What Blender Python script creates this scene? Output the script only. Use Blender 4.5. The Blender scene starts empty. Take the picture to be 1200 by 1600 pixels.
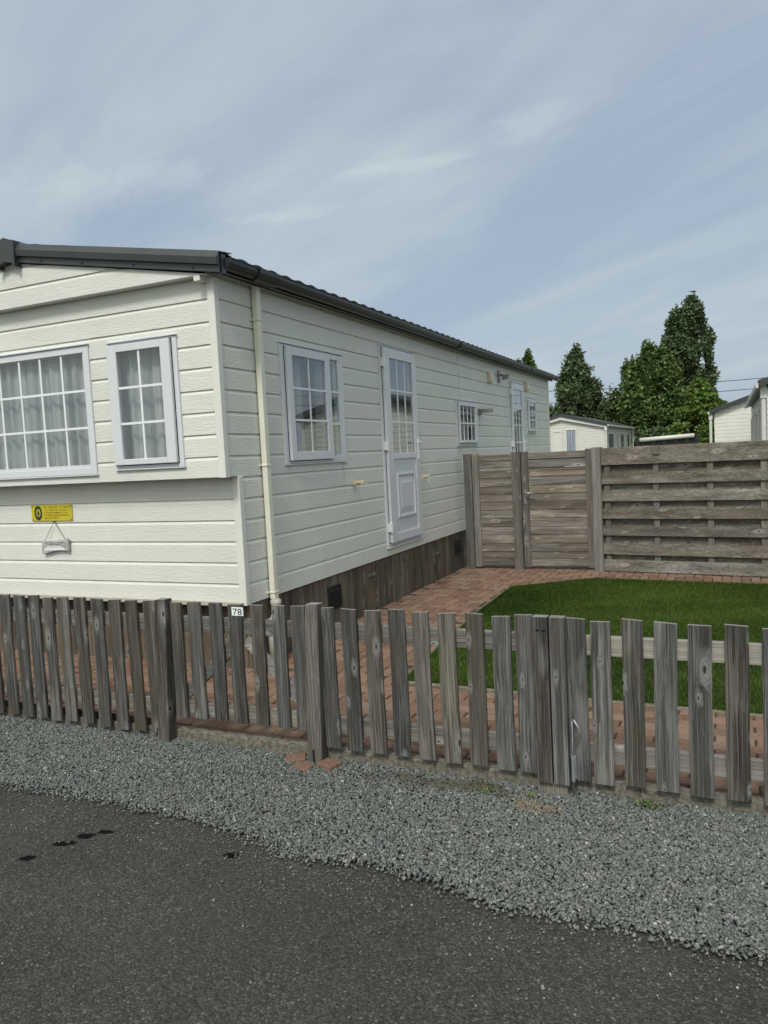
import bpy, math, random
import numpy as np
from mathutils import Vector, Matrix, noise as mnoise
random.seed(7); RNG = np.random.default_rng(11)
SC = bpy.context.scene
COL = SC.collection
PI = math.pi
R = math.radians

# ------------------------------------------------------------------ mesh builder
class MB:
    def __init__(s): s.v=[]; s.f=[]
    def quad(s,a,b,c,d):
        n=len(s.v); s.v+= [tuple(a),tuple(b),tuple(c),tuple(d)]; s.f.append((n,n+1,n+2,n+3))
    def poly(s,pts):
        n=len(s.v); s.v+=[tuple(p) for p in pts]; s.f.append(tuple(range(n,n+len(pts))))
    def hexa(s,p):   # 8 points: bottom 4 ccw, top 4 ccw
        n=len(s.v); s.v+=[tuple(q) for q in p]
        for f in ((3,2,1,0),(4,5,6,7),(0,1,5,4),(1,2,6,5),(2,3,7,6),(3,0,4,7)): s.f.append(tuple(n+i for i in f))
    def box(s,x0,y0,z0,x1,y1,z1,T=None):
        if x0>x1: x0,x1=x1,x0
        if y0>y1: y0,y1=y1,y0
        if z0>z1: z0,z1=z1,z0
        p=[(x0,y0,z0),(x1,y0,z0),(x1,y1,z0),(x0,y1,z0),(x0,y0,z1),(x1,y0,z1),(x1,y1,z1),(x0,y1,z1)]
        if T: p=[T(*q) for q in p]
        s.hexa(p)
    def prism(s,pts,a,b):   # extrude: pts -> functions a(p), b(p)
        n=len(pts); k=len(s.v)
        s.v+=[tuple(a(p)) for p in pts]+[tuple(b(p)) for p in pts]
        s.f.append(tuple(k+i for i in range(n))[::-1]); s.f.append(tuple(k+n+i for i in range(n)))
        for i in range(n):
            j=(i+1)%n; s.f.append((k+i,k+j,k+n+j,k+n+i))
    def tube(s,path,r,n=8,caps=True):
        path=[Vector(p) for p in path]; k=len(s.v); m=len(path)
        rr=r if isinstance(r,(list,tuple)) else [r]*m
        for i,p in enumerate(path):
            d=(path[min(i+1,m-1)]-path[max(i-1,0)]).normalized()
            up=Vector((0,0,1)) if abs(d.z)<.9 else Vector((1,0,0))
            a=d.cross(up).normalized(); b=a.cross(d)
            for j in range(n):
                t=2*PI*j/n; s.v.append(tuple(p+(a*math.cos(t)+b*math.sin(t))*rr[i]))
        for i in range(m-1):
            for j in range(n):
                j2=(j+1)%n; s.f.append((k+i*n+j,k+i*n+j2,k+(i+1)*n+j2,k+(i+1)*n+j))
        if caps:
            s.f.append(tuple(k+j for j in range(n))[::-1]); s.f.append(tuple(k+(m-1)*n+j for j in range(n)))
    def build(s,name,mat,parent=None,bevel=0,smooth=False,loc=None,fix=True):
        me=bpy.data.meshes.new(name); 
        off=Vector(loc) if loc is not None else (Vector(parent.get('_o',(0,0,0))) if parent is not None else Vector((0,0,0)))
        me.from_pydata([tuple(Vector(p)-off) for p in s.v],[],s.f); me.update()
        if fix:
            import bmesh
            b=bmesh.new(); b.from_mesh(me); bmesh.ops.recalc_face_normals(b,faces=b.faces); b.to_mesh(me); b.free()
        return link(name,me,mat,parent,bevel,smooth,loc)
def link(name,me,mat,parent=None,bevel=0,smooth=False,loc=None):
    o=bpy.data.objects.new(name,me); COL.objects.link(o)
    if mat is not None and not me.materials: me.materials.append(mat)
    if parent is not None:
        o.parent=parent
        o['_o']=tuple(parent.get('_o',(0,0,0)))
        if loc is not None: 
            o.location=Vector(loc)-Vector(parent.get('_o',(0,0,0))); o['_o']=tuple(loc)
    elif loc is not None: o.location=loc; o['_o']=tuple(loc)
    if bevel:
        m=o.modifiers.new('bevel','BEVEL'); m.width=bevel; m.segments=2; m.limit_method='ANGLE'
    if smooth: me.shade_smooth()
    return o
def thing(name,label,cat,loc,group=None):
    o=bpy.data.objects.new(name,None); COL.objects.link(o); o.location=loc; o['_o']=tuple(loc); o.empty_display_size=.2
    return tag(o,label,cat,group)
def tag(o,label,cat,group=None):
    o['label']=label; o['category']=cat
    if group: o['group']=group
    return o
def struct(o): o['kind']='structure'; return o
def stuff(o): o['kind']='stuff'; return o

# ------------------------------------------------------------------ materials
def newmat(name):
    m=bpy.data.materials.new(name); m.use_nodes=True; nt=m.node_tree; nt.nodes.clear()
    out=nt.nodes.new('ShaderNodeOutputMaterial'); b=nt.nodes.new('ShaderNodeBsdfPrincipled')
    nt.links.new(b.outputs[0],out.inputs[0]); return m,nt,b
def N(nt,t,**k):
    n=nt.nodes.new('ShaderNode'+t)
    for a,v in k.items():
        if a=='ins':
            for i,x in v.items():
                if hasattr(x,'is_output'): nt.links.new(x,n.inputs[i])
                else: n.inputs[i].default_value=x
        else: setattr(n,a,v)
    return n
def L(nt,a,b): nt.links.new(a,b)
def mth(nt,op,a,b=None,c=None,clamp=False):
    n=N(nt,'Math',operation=op,use_clamp=clamp)
    for i,x in enumerate((a,b,c)):
        if x is None: continue
        if hasattr(x,'is_output'): nt.links.new(x,n.inputs[i])
        else: n.inputs[i].default_value=x
    return n.outputs[0]
def vm(nt,op,a,b=None):
    n=N(nt,'VectorMath',operation=op)
    for i,x in enumerate((a,b)):
        if x is None: continue
        if hasattr(x,'is_output'): nt.links.new(x,n.inputs[i])
        else: n.inputs[i].default_value=x
    return n.outputs[0]
def ramp(nt,fac,stops,interp='LINEAR'):
    n=N(nt,'ValToRGB'); cr=n.color_ramp; cr.interpolation=interp
    while len(cr.elements)<len(stops): cr.elements.new(.5)
    for e,(p,c) in zip(cr.elements,stops):
        e.position=p; e.color=(c,c,c,1) if not isinstance(c,(tuple,list)) else (*c,1)
    L(nt,fac,n.inputs[0]); return n.outputs[0]
def mix(nt,fac,a,b,mode='MIX'):
    n=N(nt,'Mix',data_type='RGBA',blend_type=mode)
    for i,x in ((0,fac),(6,a),(7,b)):
        if hasattr(x,'is_output'): nt.links.new(x,n.inputs[i])
        elif isinstance(x,(tuple,list)): n.inputs[i].default_value=(*x,1)
        else: n.inputs[i].default_value=x
    return n.outputs[2]
def noi(nt,vec,scale,detail=4,rough=.55,dist=0):
    n=N(nt,'TexNoise',ins={'Scale':scale,'Detail':detail,'Roughness':rough,'Distortion':dist}); 
    if vec is not None: L(nt,vec,n.inputs['Vector'])
    return n.outputs[0]
def bump(nt,b,h,strength=.3,dist=.01):
    n=N(nt,'Bump',ins={'Strength':strength,'Distance':dist}); L(nt,h,n.inputs['Height']); L(nt,n.outputs[0],b.inputs['Normal'])

def wood(name,axis,dark,mid,pale,tint=(.10,.085,.07),warm=.25,knots=True,green=0):
    m,nt,b=newmat(name)
    tc=N(nt,'TexCoord').outputs['Object']; rnd=N(nt,'ObjectInfo').outputs['Random']; isl=N(nt,'NewGeometry').outputs['Random Per Island']
    seed=mth(nt,'ADD',mth(nt,'MULTIPLY',rnd,57.3),mth(nt,'MULTIPLY',isl,133.7))
    off=N(nt,'CombineXYZ'); L(nt,seed,off.inputs[0]); L(nt,mth(nt,'MULTIPLY',seed,1.7),off.inputs[1]); L(nt,mth(nt,'MULTIPLY',seed,2.3),off.inputs[2])
    co=vm(nt,'ADD',tc,off.outputs[0])
    def sc(cross,lng):
        v=[cross]*3; v[axis]=lng; return vm(nt,'MULTIPLY',co,tuple(v))
    # knots
    kd=None
    base=co
    if knots:
        kv=N(nt,'TexVoronoi',feature='F1',voronoi_dimensions='2D',ins={'Scale':1.0,'Randomness':1.0}); ks=N(nt,'SeparateXYZ'); L(nt,sc(8.5,3.1),ks.inputs[0]); kc=N(nt,'CombineXYZ')
        L(nt,mth(nt,'ADD',ks.outputs[0 if axis==2 else 2],mth(nt,'MULTIPLY',ks.outputs[1],.7)),kc.inputs[0]); L(nt,ks.outputs[axis],kc.inputs[1]); kn=N(nt,'TexNoise',ins={'Scale':1.0,'Detail':2}); L(nt,sc(38,16),kn.inputs['Vector']); L(nt,vm(nt,'ADD',kc.outputs[0],vm(nt,'MULTIPLY',vm(nt,'SUBTRACT',kn.outputs['Color'],(.5,.5,.5)),(.10,.13,0))),kv.inputs['Vector'])
        kcol=N(nt,'SeparateColor'); L(nt,kv.outputs['Color'],kcol.inputs[0])
        kd=mth(nt,'ADD',mth(nt,'MULTIPLY',kv.outputs['Distance'],mth(nt,'ADD',.75,mth(nt,'MULTIPLY',kcol.outputs[1],1.6))),mth(nt,'MULTIPLY',mth(nt,'LESS_THAN',kcol.outputs[0],.52),2.0))
        near=ramp(nt,kd,[(0.0,1.0),(.30,0.0)],'EASE')
    wob=noi(nt,sc(6,1.6),1.0,2,.5)
    shift=mth(nt,'MULTIPLY',mth(nt,'SUBTRACT',wob,.5),.03)
    if knots: shift=mth(nt,'ADD',shift,mth(nt,'MULTIPLY',near,.022))
    cs=N(nt,'CombineXYZ'); 
    for i in range(3):
        if i!=axis: L(nt,shift,cs.inputs[i])
    co=vm(nt,'ADD',co,cs.outputs[0])
    g1=noi(nt,sc(150,.9),1.0,4,.72); g2=noi(nt,sc(330,3),1.0,2,.6); g3=noi(nt,sc(14,1.0),1.0,3,.6)
    g=mth(nt,'ADD',mth(nt,'MULTIPLY',g1,.55),mth(nt,'ADD',mth(nt,'MULTIPLY',g2,.25),mth(nt,'MULTIPLY',g3,.35)))
    col=ramp(nt,g,[(.42,dark),(.55,mid),(.70,pale)])
    # per board tone
    tone=mth(nt,'ADD',.74,mth(nt,'MULTIPLY',N(nt,'TexWhiteNoise',noise_dimensions='1D').outputs[0],.6))
    wn=nt.nodes[-1]
    for n in nt.nodes:
        if n.bl_idname=='ShaderNodeTexWhiteNoise' and not n.inputs['W'].is_linked: L(nt,seed,n.inputs['W'])
    col=mix(nt,1.0,col,(1,1,1),'MULTIPLY')
    vmn=N(nt,'VectorMath',operation='SCALE'); L(nt,col,vmn.inputs[0]); L(nt,tone,vmn.inputs[3]); col=vmn.outputs[0]
    hue=N(nt,'TexWhiteNoise',noise_dimensions='1D'); L(nt,mth(nt,'ADD',seed,17.0),hue.inputs['W']); col=mix(nt,1.0,col,ramp(nt,hue.outputs[0],[(0,(.94,.985,1.05)),(.5,(1,1,1)),(1,(1.05,1.0,.92))]),'MULTIPLY')
    if axis==2:   # pale end grain, with light caught by upward faces put into the colour
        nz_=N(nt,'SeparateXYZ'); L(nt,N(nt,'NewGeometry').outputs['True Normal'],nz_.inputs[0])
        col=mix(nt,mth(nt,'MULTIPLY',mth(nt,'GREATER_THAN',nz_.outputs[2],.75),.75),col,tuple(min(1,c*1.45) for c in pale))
    # warm/brown or bleached patches
    pw=ramp(nt,noi(nt,sc(5,1.3),1.0,3,.6),[(.45,0.0),(.7,1.0)])
    col=mix(nt,mth(nt,'MULTIPLY',pw,warm),col,tint)
    pb=ramp(nt,noi(nt,sc(11,2.1),1.0,3,.65),[(.58,0.0),(.74,1.0)])
    col=mix(nt,mth(nt,'MULTIPLY',pb,.4),col,tuple(min(1,c*1.25) for c in pale))
    # cracks
    cr=ramp(nt,noi(nt,sc(48,1.1),1.0,3,.7),[(.66,0.0),(.71,1.0)])
    col=mix(nt,mth(nt,'MULTIPLY',cr,.75),col,tuple(c*.5 for c in dark))
    if knots:
        halo=ramp(nt,kd,[(.035,0.0),(.07,1.0),(.15,.65),(.30,0.0)])
        col=mix(nt,mth(nt,'MULTIPLY',halo,mth(nt,'MULTIPLY',g2,1.1)),col,tuple(min(1,c*1.5) for c in pale))
        core=ramp(nt,kd,[(.03,1.0),(.065,0.0)])
        col=mix(nt,mth(nt,'MULTIPLY',core,.85),col,tuple(c*.9 for c in dark))
    L(nt,col,b.inputs['Base Color']); b.inputs['Roughness'].default_value=.85; b.inputs['Specular IOR Level'].default_value=.25
    h=mth(nt,'SUBTRACT',g,mth(nt,'MULTIPLY',cr,.5))
    bump(nt,b,h,.55,.004)
    return m

M={}
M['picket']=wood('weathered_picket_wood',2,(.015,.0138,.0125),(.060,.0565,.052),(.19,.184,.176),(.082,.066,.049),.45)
M['rail']=wood('pale_rail_wood',0,(.09,.086,.08),(.185,.177,.166),(.30,.292,.278),(.17,.15,.125),.3)
M['railgrey']=wood('weathered_rail_wood',0,(.045,.041,.036),(.12,.112,.10),(.24,.23,.212),(.12,.10,.078),.35)
M['slat']=wood('fence_board_wood',0,(.034,.029,.023),(.125,.11,.092),(.30,.275,.243),(.135,.107,.076),.45)
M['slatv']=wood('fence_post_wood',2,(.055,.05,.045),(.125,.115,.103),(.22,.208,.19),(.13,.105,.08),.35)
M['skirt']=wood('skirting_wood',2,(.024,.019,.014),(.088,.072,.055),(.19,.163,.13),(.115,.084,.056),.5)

def plain(name,col,rough=.4,var=.06,nscale=6,spec=.5,metal=0,b_s=0,b_scale=200):
    m,nt,b=newmat(name); tc=N(nt,'TexCoord').outputs['Object']
    n=noi(nt,tc,nscale,5,.6)
    c=ramp(nt,n,[(.3,tuple(x*(1-var) for x in col)),(.7,tuple(min(1,x*(1+var)) for x in col))])
    L(nt,c,b.inputs['Base Color']); b.inputs['Roughness'].default_value=rough; b.inputs['Specular IOR Level'].default_value=spec; b.inputs['Metallic'].default_value=metal
    if b_s: bump(nt,b,noi(nt,tc,b_scale,2,.5),b_s,.003)
    return m
M['upvc']=plain('white_upvc',(.61,.625,.66),.3,.025)
M['bar']=plain('white_glazing_bar',(.74,.76,.78),.35,.02)
M['cream']=plain('cream_plastic',(.69,.68,.575),.4,.05)
M['creamyellow']=plain('cream_yellow_plastic',(.62,.53,.36),.4,.06)
M['whiteplastic']=plain('white_plastic',(.75,.76,.76),.35,.03)
M['dirtyplastic']=plain('stained_plastic',(.40,.385,.33),.55,.2,20)
M['anthracite']=plain('anthracite_metal',(.038,.041,.044),.42,.12,9)
M['gutter']=plain('gutter_plastic',(.026,.030,.034),.32,.12,9)
M['black']=plain('black_plastic',(.012,.012,.012),.5,.1)
M['galv']=plain('galvanised_steel',(.36,.38,.40),.45,.18,40,metal=.6)
M['steel']=plain('brushed_steel',(.36,.36,.36),.35,.06,40,metal=.7)
M['interior']=plain('interior_wall',(.30,.27,.23),.8,.08)
M['rubber']=plain('dark_gap_seal',(.02,.02,.022),.6,.1)
M['lampglass']=plain('grey_lens',(.19,.18,.165),.25,.1)

def siding_mat(name,ax,col):
    m,nt,b=newmat(name); tc=N(nt,'TexCoord').outputs['Object']
    c0=None; v=[55,55,55]; v[ax]=7; gv=vm(nt,'MULTIPLY',tc,tuple(v))
    wob=noi(nt,vm(nt,'MULTIPLY',tc,(3,3,10)),1.0,2,.5)
    g=noi(nt,gv,1.0,3,.6,2.2); g2=noi(nt,vm(nt,'MULTIPLY',gv,(3.1,3.1,3.1)),1.0,2,.5)
    h=mth(nt,'ADD',ramp(nt,g,[(.35,0.0),(.65,1.0)]),mth(nt,'MULTIPLY',g2,.3))
    dirt=noi(nt,vm(nt,'MULTIPLY',tc,(1.2,1.2,.8)),1.0,5,.65)
    streak=noi(nt,vm(nt,'MULTIPLY',tc,(9,9,.7)),1.0,4,.6)
    if ax==1:
        sx=N(nt,'SeparateXYZ'); L(nt,tc,sx.inputs[0])
        for (yy,zz,ww,ll,kk) in ((6.81,1.345,.030,.20,.5),(11.12,2.165,.05,.42,.45),(5.60,1.56,.03,.30,.22),(6.60,1.56,.03,.35,.22),(10.10,1.69,.03,.3,.25),(10.88,1.69,.03,.3,.25)):
            dy=mth(nt,'DIVIDE',mth(nt,'ABSOLUTE',mth(nt,'SUBTRACT',sx.outputs[1],yy-10.4)),ww); dz=mth(nt,'DIVIDE',mth(nt,'SUBTRACT',zz,sx.outputs[2]),ll)
            mk=mth(nt,'MULTIPLY',mth(nt,'SUBTRACT',1,mth(nt,'ADD',dy,mth(nt,'MULTIPLY',mth(nt,'SUBTRACT',streak,.5),1.6)),clamp=True),mth(nt,'MULTIPLY',mth(nt,'GREATER_THAN',dz,0),mth(nt,'SUBTRACT',1,dz,clamp=True)))
            c0=mix(nt,mth(nt,'MULTIPLY',mk,kk*1.5,clamp=True),c0 if c0 is not None else (1,1,1),(.36,.38,.28))
    c=ramp(nt,dirt,[(.3,tuple(x*.93 for x in col)),(.7,tuple(x*1.03 for x in col))])
    c=mix(nt,ramp(nt,streak,[(.55,0.0),(.8,.30)]),c,tuple(x*f for x,f in zip(col,(.84,.85,.80))))
    if c0 is not None: c=mix(nt,1.0,c,c0,'MULTIPLY')
    L(nt,c,b.inputs['Base Color']); b.inputs['Roughness'].default_value=.5; b.inputs['Specular IOR Level'].default_value=.35
    bump(nt,b,h,.42,.004); return m
CREAM=(.675,.675,.632)
M['sidX']=siding_mat('cream_siding_front',0,CREAM)
M['sidY']=siding_mat('cream_siding_side',1,CREAM)
M['trim']=plain('cream_trim',(.67,.668,.628),.45,.04,5)

def glass_mat():
    m=bpy.data.materials.new('window_glass'); m.use_nodes=True; nt=m.node_tree; nt.nodes.clear()
    out=N(nt,'OutputMaterial'); t=N(nt,'BsdfTransparent',ins={0:(.88,.92,.92,1)}); g=N(nt,'BsdfGlossy',ins={0:(.93,.96,1,1),'Roughness':.015})
    tc=N(nt,'TexCoord').outputs['Object']
    bp=N(nt,'Bump',ins={'Strength':.02,'Distance':.02}); L(nt,noi(nt,tc,2.2,1,.5),bp.inputs['Height']); L(nt,bp.outputs[0],g.inputs['Normal'])
    ge=N(nt,'NewGeometry'); dp=N(nt,'VectorMath',operation='DOT_PRODUCT'); L(nt,ge.outputs['Incoming'],dp.inputs[0]); L(nt,ge.outputs['Normal'],dp.inputs[1])
    F_=mth(nt,'ADD',.09,mth(nt,'MULTIPLY',mth(nt,'POWER',mth(nt,'SUBTRACT',1,mth(nt,'ABSOLUTE',dp.outputs['Value'])),3.6),.91))
    ms=N(nt,'MixShader'); L(nt,mth(nt,'MULTIPLY',F_,1.3,clamp=True),ms.inputs[0]); L(nt,t.outputs[0],ms.inputs[1]); L(nt,g.outputs[0],ms.inputs[2]); L(nt,ms.outputs[0],out.inputs[0])
    return m
M['glass']=glass_mat()
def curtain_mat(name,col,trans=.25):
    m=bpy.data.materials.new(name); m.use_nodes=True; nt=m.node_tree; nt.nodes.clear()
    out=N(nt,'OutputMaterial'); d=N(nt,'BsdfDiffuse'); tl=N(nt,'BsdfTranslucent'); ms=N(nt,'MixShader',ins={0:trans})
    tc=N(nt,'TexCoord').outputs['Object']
    c=ramp(nt,noi(nt,vm(nt,'MULTIPLY',tc,(16,16,.8)),1.0,4,.65),[(.36,tuple(x*.75 for x in col)),(.56,col)])  # vertical light and dark streaks put pleat shading into the cloth colour
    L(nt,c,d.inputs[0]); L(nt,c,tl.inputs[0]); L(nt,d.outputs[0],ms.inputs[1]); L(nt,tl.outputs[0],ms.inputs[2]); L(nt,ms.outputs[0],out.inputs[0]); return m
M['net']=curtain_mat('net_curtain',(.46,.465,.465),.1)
M['drape']=curtain_mat('brown_drape',(.16,.13,.11),.05)
M['greydrape']=curtain_mat('grey_blue_drape',(.25,.29,.36),.1)

def gravel_mat():
    m,nt,b=newmat('slate_gravel'); isl=N(nt,'NewGeometry').outputs['Random Per Island']
    pos=N(nt,'NewGeometry').outputs['Position']
    c=ramp(nt,isl,[(0,(.05,.055,.053)),(.25,(.09,.099,.095)),(.5,(.128,.141,.136)),(.72,(.178,.192,.185)),(.9,(.24,.25,.242)),(.965,(.245,.215,.18)),(1,(.55,.535,.50))])
    n=noi(nt,pos,120,3,.6)
    c=mix(nt,.35,c,ramp(nt,n,[(.3,(.055,.059,.056)),(.7,(.25,.26,.25))]))
    # dirty patch near the middle post
    nn=noi(nt,pos,14,4,.7)
    for (gx_,gy_,sx_,sy_,pc) in ((2.56,3.32,7.5,13,(.20,.165,.11)),(2.28,3.45,7,14,(.05,.06,.022)),(3.05,3.52,9,14,(.10,.10,.055)),(2.1,3.42,2.2,12,(.09,.08,.055))):
        d=vm(nt,'MULTIPLY',vm(nt,'SUBTRACT',pos,(gx_,gy_,0)),(sx_,sy_,0)); ln=N(nt,'VectorMath',operation='LENGTH'); L(nt,d,ln.inputs[0])
        w=mth(nt,'ADD',ln.outputs['Value'],mth(nt,'MULTIPLY',mth(nt,'SUBTRACT',nn,.5),2.2)); c=mix(nt,ramp(nt,w,[(.55,.75),(1.15,0.0)]),c,pc)
    L(nt,c,b.inputs['Base Color']); b.inputs['Roughness'].default_value=.75; b.inputs['Specular IOR Level'].default_value=.3; return m
M['gravel']=gravel_mat()
def gravelbase_mat():
    m,nt,b=newmat('gravel_bed'); pos=N(nt,'NewGeometry').outputs['Position']
    v=N(nt,'TexVoronoi',ins={'Scale':90}); L(nt,pos,v.inputs['Vector'])
    bw=N(nt,'RGBToBW'); L(nt,v.outputs['Color'],bw.inputs[0])
    c=ramp(nt,bw.outputs[0],[(.2,(.05,.052,.05)),(.8,(.15,.155,.15))])
    L(nt,c,b.inputs['Base Color']); b.inputs['Roughness'].default_value=.9
    bump(nt,b,v.outputs['Distance'],.8,.01); return m
M['gravelbase']=gravelbase_mat()
STAINS=[(.62,2.235,.044,.024,.3),(.675,2.385,.060,.026,.45),(.715,2.47,.046,.028,.3),(.775,2.53,.042,.023,.3),(1.455,2.545,.040,.026,.3)]
def asphalt_mat():
    m,nt,b=newmat('asphalt'); pos=N(nt,'NewGeometry').outputs['Position']
    v=N(nt,'TexVoronoi',ins={'Scale':135,'Randomness':1.0}); L(nt,vm(nt,'ADD',pos,vm(nt,'MULTIPLY',N(nt,'TexNoise',ins={'Scale':60}).outputs['Color'],(.006,.006,.006))),v.inputs['Vector'])
    bw=N(nt,'SeparateColor'); L(nt,v.outputs['Color'],bw.inputs[0])
    c=ramp(nt,bw.outputs[0],[(0,(.027,.025,.0215)),(.45,(.049,.0455,.040)),(.8,(.070,.066,.058)),(.95,(.085,.082,.074)),(1,(.15,.146,.135))])
    v2=N(nt,'TexVoronoi',ins={'Scale':55,'Randomness':1.0}); L(nt,pos,v2.inputs['Vector']); b2=N(nt,'SeparateColor'); L(nt,v2.outputs['Color'],b2.inputs[0])
    chip=mth(nt,'MULTIPLY',mth(nt,'GREATER_THAN',b2.outputs[1],.80),mth(nt,'LESS_THAN',v2.outputs['Distance'],mth(nt,'MULTIPLY',b2.outputs[0],.36)))
    c=mix(nt,mth(nt,'MULTIPLY',chip,.8),c,(.13,.128,.115))
    edge=ramp(nt,v.outputs['Distance'],[(.45,0.0),(.75,.6)])
    c=mix(nt,edge,c,(.018,.018,.018))
    big=noi(nt,pos,1.1,5,.65); c=mix(nt,1.0,c,ramp(nt,big,[(.3,.82),(.7,1.22)]),'MULTIPLY')
    g=noi(nt,vm(nt,'ADD',pos,(5,3,1)),.9,3,.6); c=mix(nt,ramp(nt,g,[(.5,0.0),(.75,.25)]),c,(.045,.056,.05))
    mask=None
    nz=N(nt,'TexNoise',ins={'Scale':45,'Detail':3}); L(nt,pos,nz.inputs['Vector'])
    for (x,y,a,bb,rot) in STAINS:
        d=vm(nt,'SUBTRACT',pos,(x,y,0)); d=vm(nt,'MULTIPLY',d,(1,1,0))
        rt=N(nt,'VectorRotate',rotation_type='Z_AXIS',ins={'Angle':-rot}); L(nt,d,rt.inputs['Vector'])
        d=vm(nt,'MULTIPLY',rt.outputs[0],(1/a,1/bb,0)); ln=N(nt,'VectorMath',operation='LENGTH'); L(nt,d,ln.inputs[0])
        w=mth(nt,'ADD',ln.outputs['Value'],mth(nt,'MULTIPLY',mth(nt,'SUBTRACT',nz.outputs[0],.5),1.1))
        k=ramp(nt,w,[(.75,1.0),(1.0,0.0)]); mask=k if mask is None else mth(nt,'MAXIMUM',mask,k)
    c=mix(nt,mask,c,(.006,.006,.006)); L(nt,mth(nt,'SUBTRACT',.3,mth(nt,'MULTIPLY',mask,.25)),b.inputs['Specular IOR Level'])
    L(nt,c,b.inputs['Base Color']); b.inputs['Roughness'].default_value=.85
    h=mth(nt,'ADD',mth(nt,'MULTIPLY',v.outputs['Distance'],-1),mth(nt,'MULTIPLY',noi(nt,pos,30,3,.6),.8)); bump(nt,b,h,.7,.006)
    return m
M['asphalt']=asphalt_mat()
def brick_mat():
    m,nt,b=newmat('brick_paver'); isl=N(nt,'NewGeometry').outputs['Random Per Island']; pos=N(nt,'NewGeometry').outputs['Position']
    c=ramp(nt,isl,[(0,(.10,.056,.037)),(.35,(.162,.096,.063)),(.6,(.208,.127,.086)),(.85,(.25,.165,.118)),(1,(.21,.155,.115))])
    n=noi(nt,pos,55,4,.7); c=mix(nt,.4,c,ramp(nt,n,[(.3,(.065,.038,.028)),(.72,(.31,.19,.142))]))
    big=noi(nt,pos,2.2,4,.6); c=mix(nt,ramp(nt,big,[(.5,0.0),(.75,.35)]),c,(.20,.165,.12))
    L(nt,c,b.inputs['Base Color']); b.inputs['Roughness'].default_value=.85; b.inputs['Specular IOR Level'].default_value=.25; bump(nt,b,n,.4,.004); return m
M['brick']=brick_mat()
M['sand']=plain('joint_sand',(.035,.029,.022),.95,.3,60)
M['concrete']=plain('old_concrete',(.155,.138,.105),.9,.5,40,b_s=.6,b_scale=130)
M['kerb']=plain('kerb_concrete',(.128,.118,.094),.9,.62,42,b_s=.8,b_scale=130)
M['earth']=plain('verge_ground',(.06,.075,.035),.95,.35,3)
def grass_mat():
    m,nt,b=newmat('lawn_grass'); isl=N(nt,'NewGeometry').outputs['Random Per Island']; pos=N(nt,'NewGeometry').outputs['Position']
    c=ramp(nt,isl,[(0,(.012,.028,.003)),(.5,(.026,.055,.004)),(.85,(.047,.08,.009)),(1,(.085,.11,.03))])
    c=mix(nt,ramp(nt,noi(nt,vm(nt,'MULTIPLY',pos,(.7,1.3,1)),1.3,4,.6),[(.42,0.0),(.66,.75)]),c,mix(nt,1.0,c,(1.9,1.6,2.0),'MULTIPLY')); L(nt,c,b.inputs['Base Color']); b.inputs['Roughness'].default_value=.7; b.inputs['Specular IOR Level'].default_value=.12; return m  # lighter patches: mown pile shading and drier tone put into the blade colour
M['grass']=grass_mat()
M['turf']=plain('turf_base',(.02,.045,.01),.95,.35,30)
def leaf_mat(name,a,bb,c2):
    m=bpy.data.materials.new(name); m.use_nodes=True; nt=m.node_tree; nt.nodes.clear()
    out=N(nt,'OutputMaterial'); d=N(nt,'BsdfPrincipled',ins={'Roughness':.55,'Specular IOR Level':.3}); tl=N(nt,'BsdfTranslucent'); ms=N(nt,'MixShader',ins={0:.22})
    isl=N(nt,'NewGeometry').outputs['Random Per Island']; pos=N(nt,'NewGeometry').outputs['Position']
    c=ramp(nt,isl,[(0,a),(.6,bb),(1,c2)]); c=mix(nt,1.0,c,ramp(nt,noi(nt,pos,.9,3,.6),[(.3,.7),(.7,1.3)]),'MULTIPLY')
    L(nt,c,d.inputs[0]); L(nt,c,tl.inputs[0]); L(nt,d.outputs[0],ms.inputs[1]); L(nt,tl.outputs[0],ms.inputs[2]); L(nt,ms.outputs[0],out.inputs[0]); return m
M['leafdark']=leaf_mat('dark_poplar_leaf',(.046,.075,.030),(.095,.14,.058),(.19,.24,.12))
M['leafmid']=leaf_mat('green_leaf',(.048,.084,.024),(.098,.158,.044),(.185,.245,.085))
M['leaflight']=leaf_mat('light_green_leaf',(.06,.11,.018),(.115,.19,.035),(.18,.26,.065))
M['leafyellow']=leaf_mat('yellow_green_leaf',(.08,.075,.012),(.17,.14,.025),(.26,.20,.045))
M['bark']=plain('bark',(.07,.055,.042),.9,.35,8)

# ------------------------------------------------------------------ camera
CAM=Vector((3.396,0,1.6))
f=Vector((-0.41182558,0.90835887,-0.07269013)); r=Vector((0.91111505,0.40901093,-0.05078796)); u=Vector((0.01640264,0.08714485,0.9960606))
cd=bpy.data.cameras.new('camera'); cam=bpy.data.objects.new('camera',cd); COL.objects.link(cam)
cam.matrix_world=Matrix(((r.x,u.x,-f.x,CAM.x),(r.y,u.y,-f.y,CAM.y),(r.z,u.z,-f.z,CAM.z),(0,0,0,1)))
cd.sensor_fit='VERTICAL'; cd.sensor_height=36; cd.lens=36*1196.2/1600; cd.clip_start=.05; cd.clip_end=3000
SC.camera=cam

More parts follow.
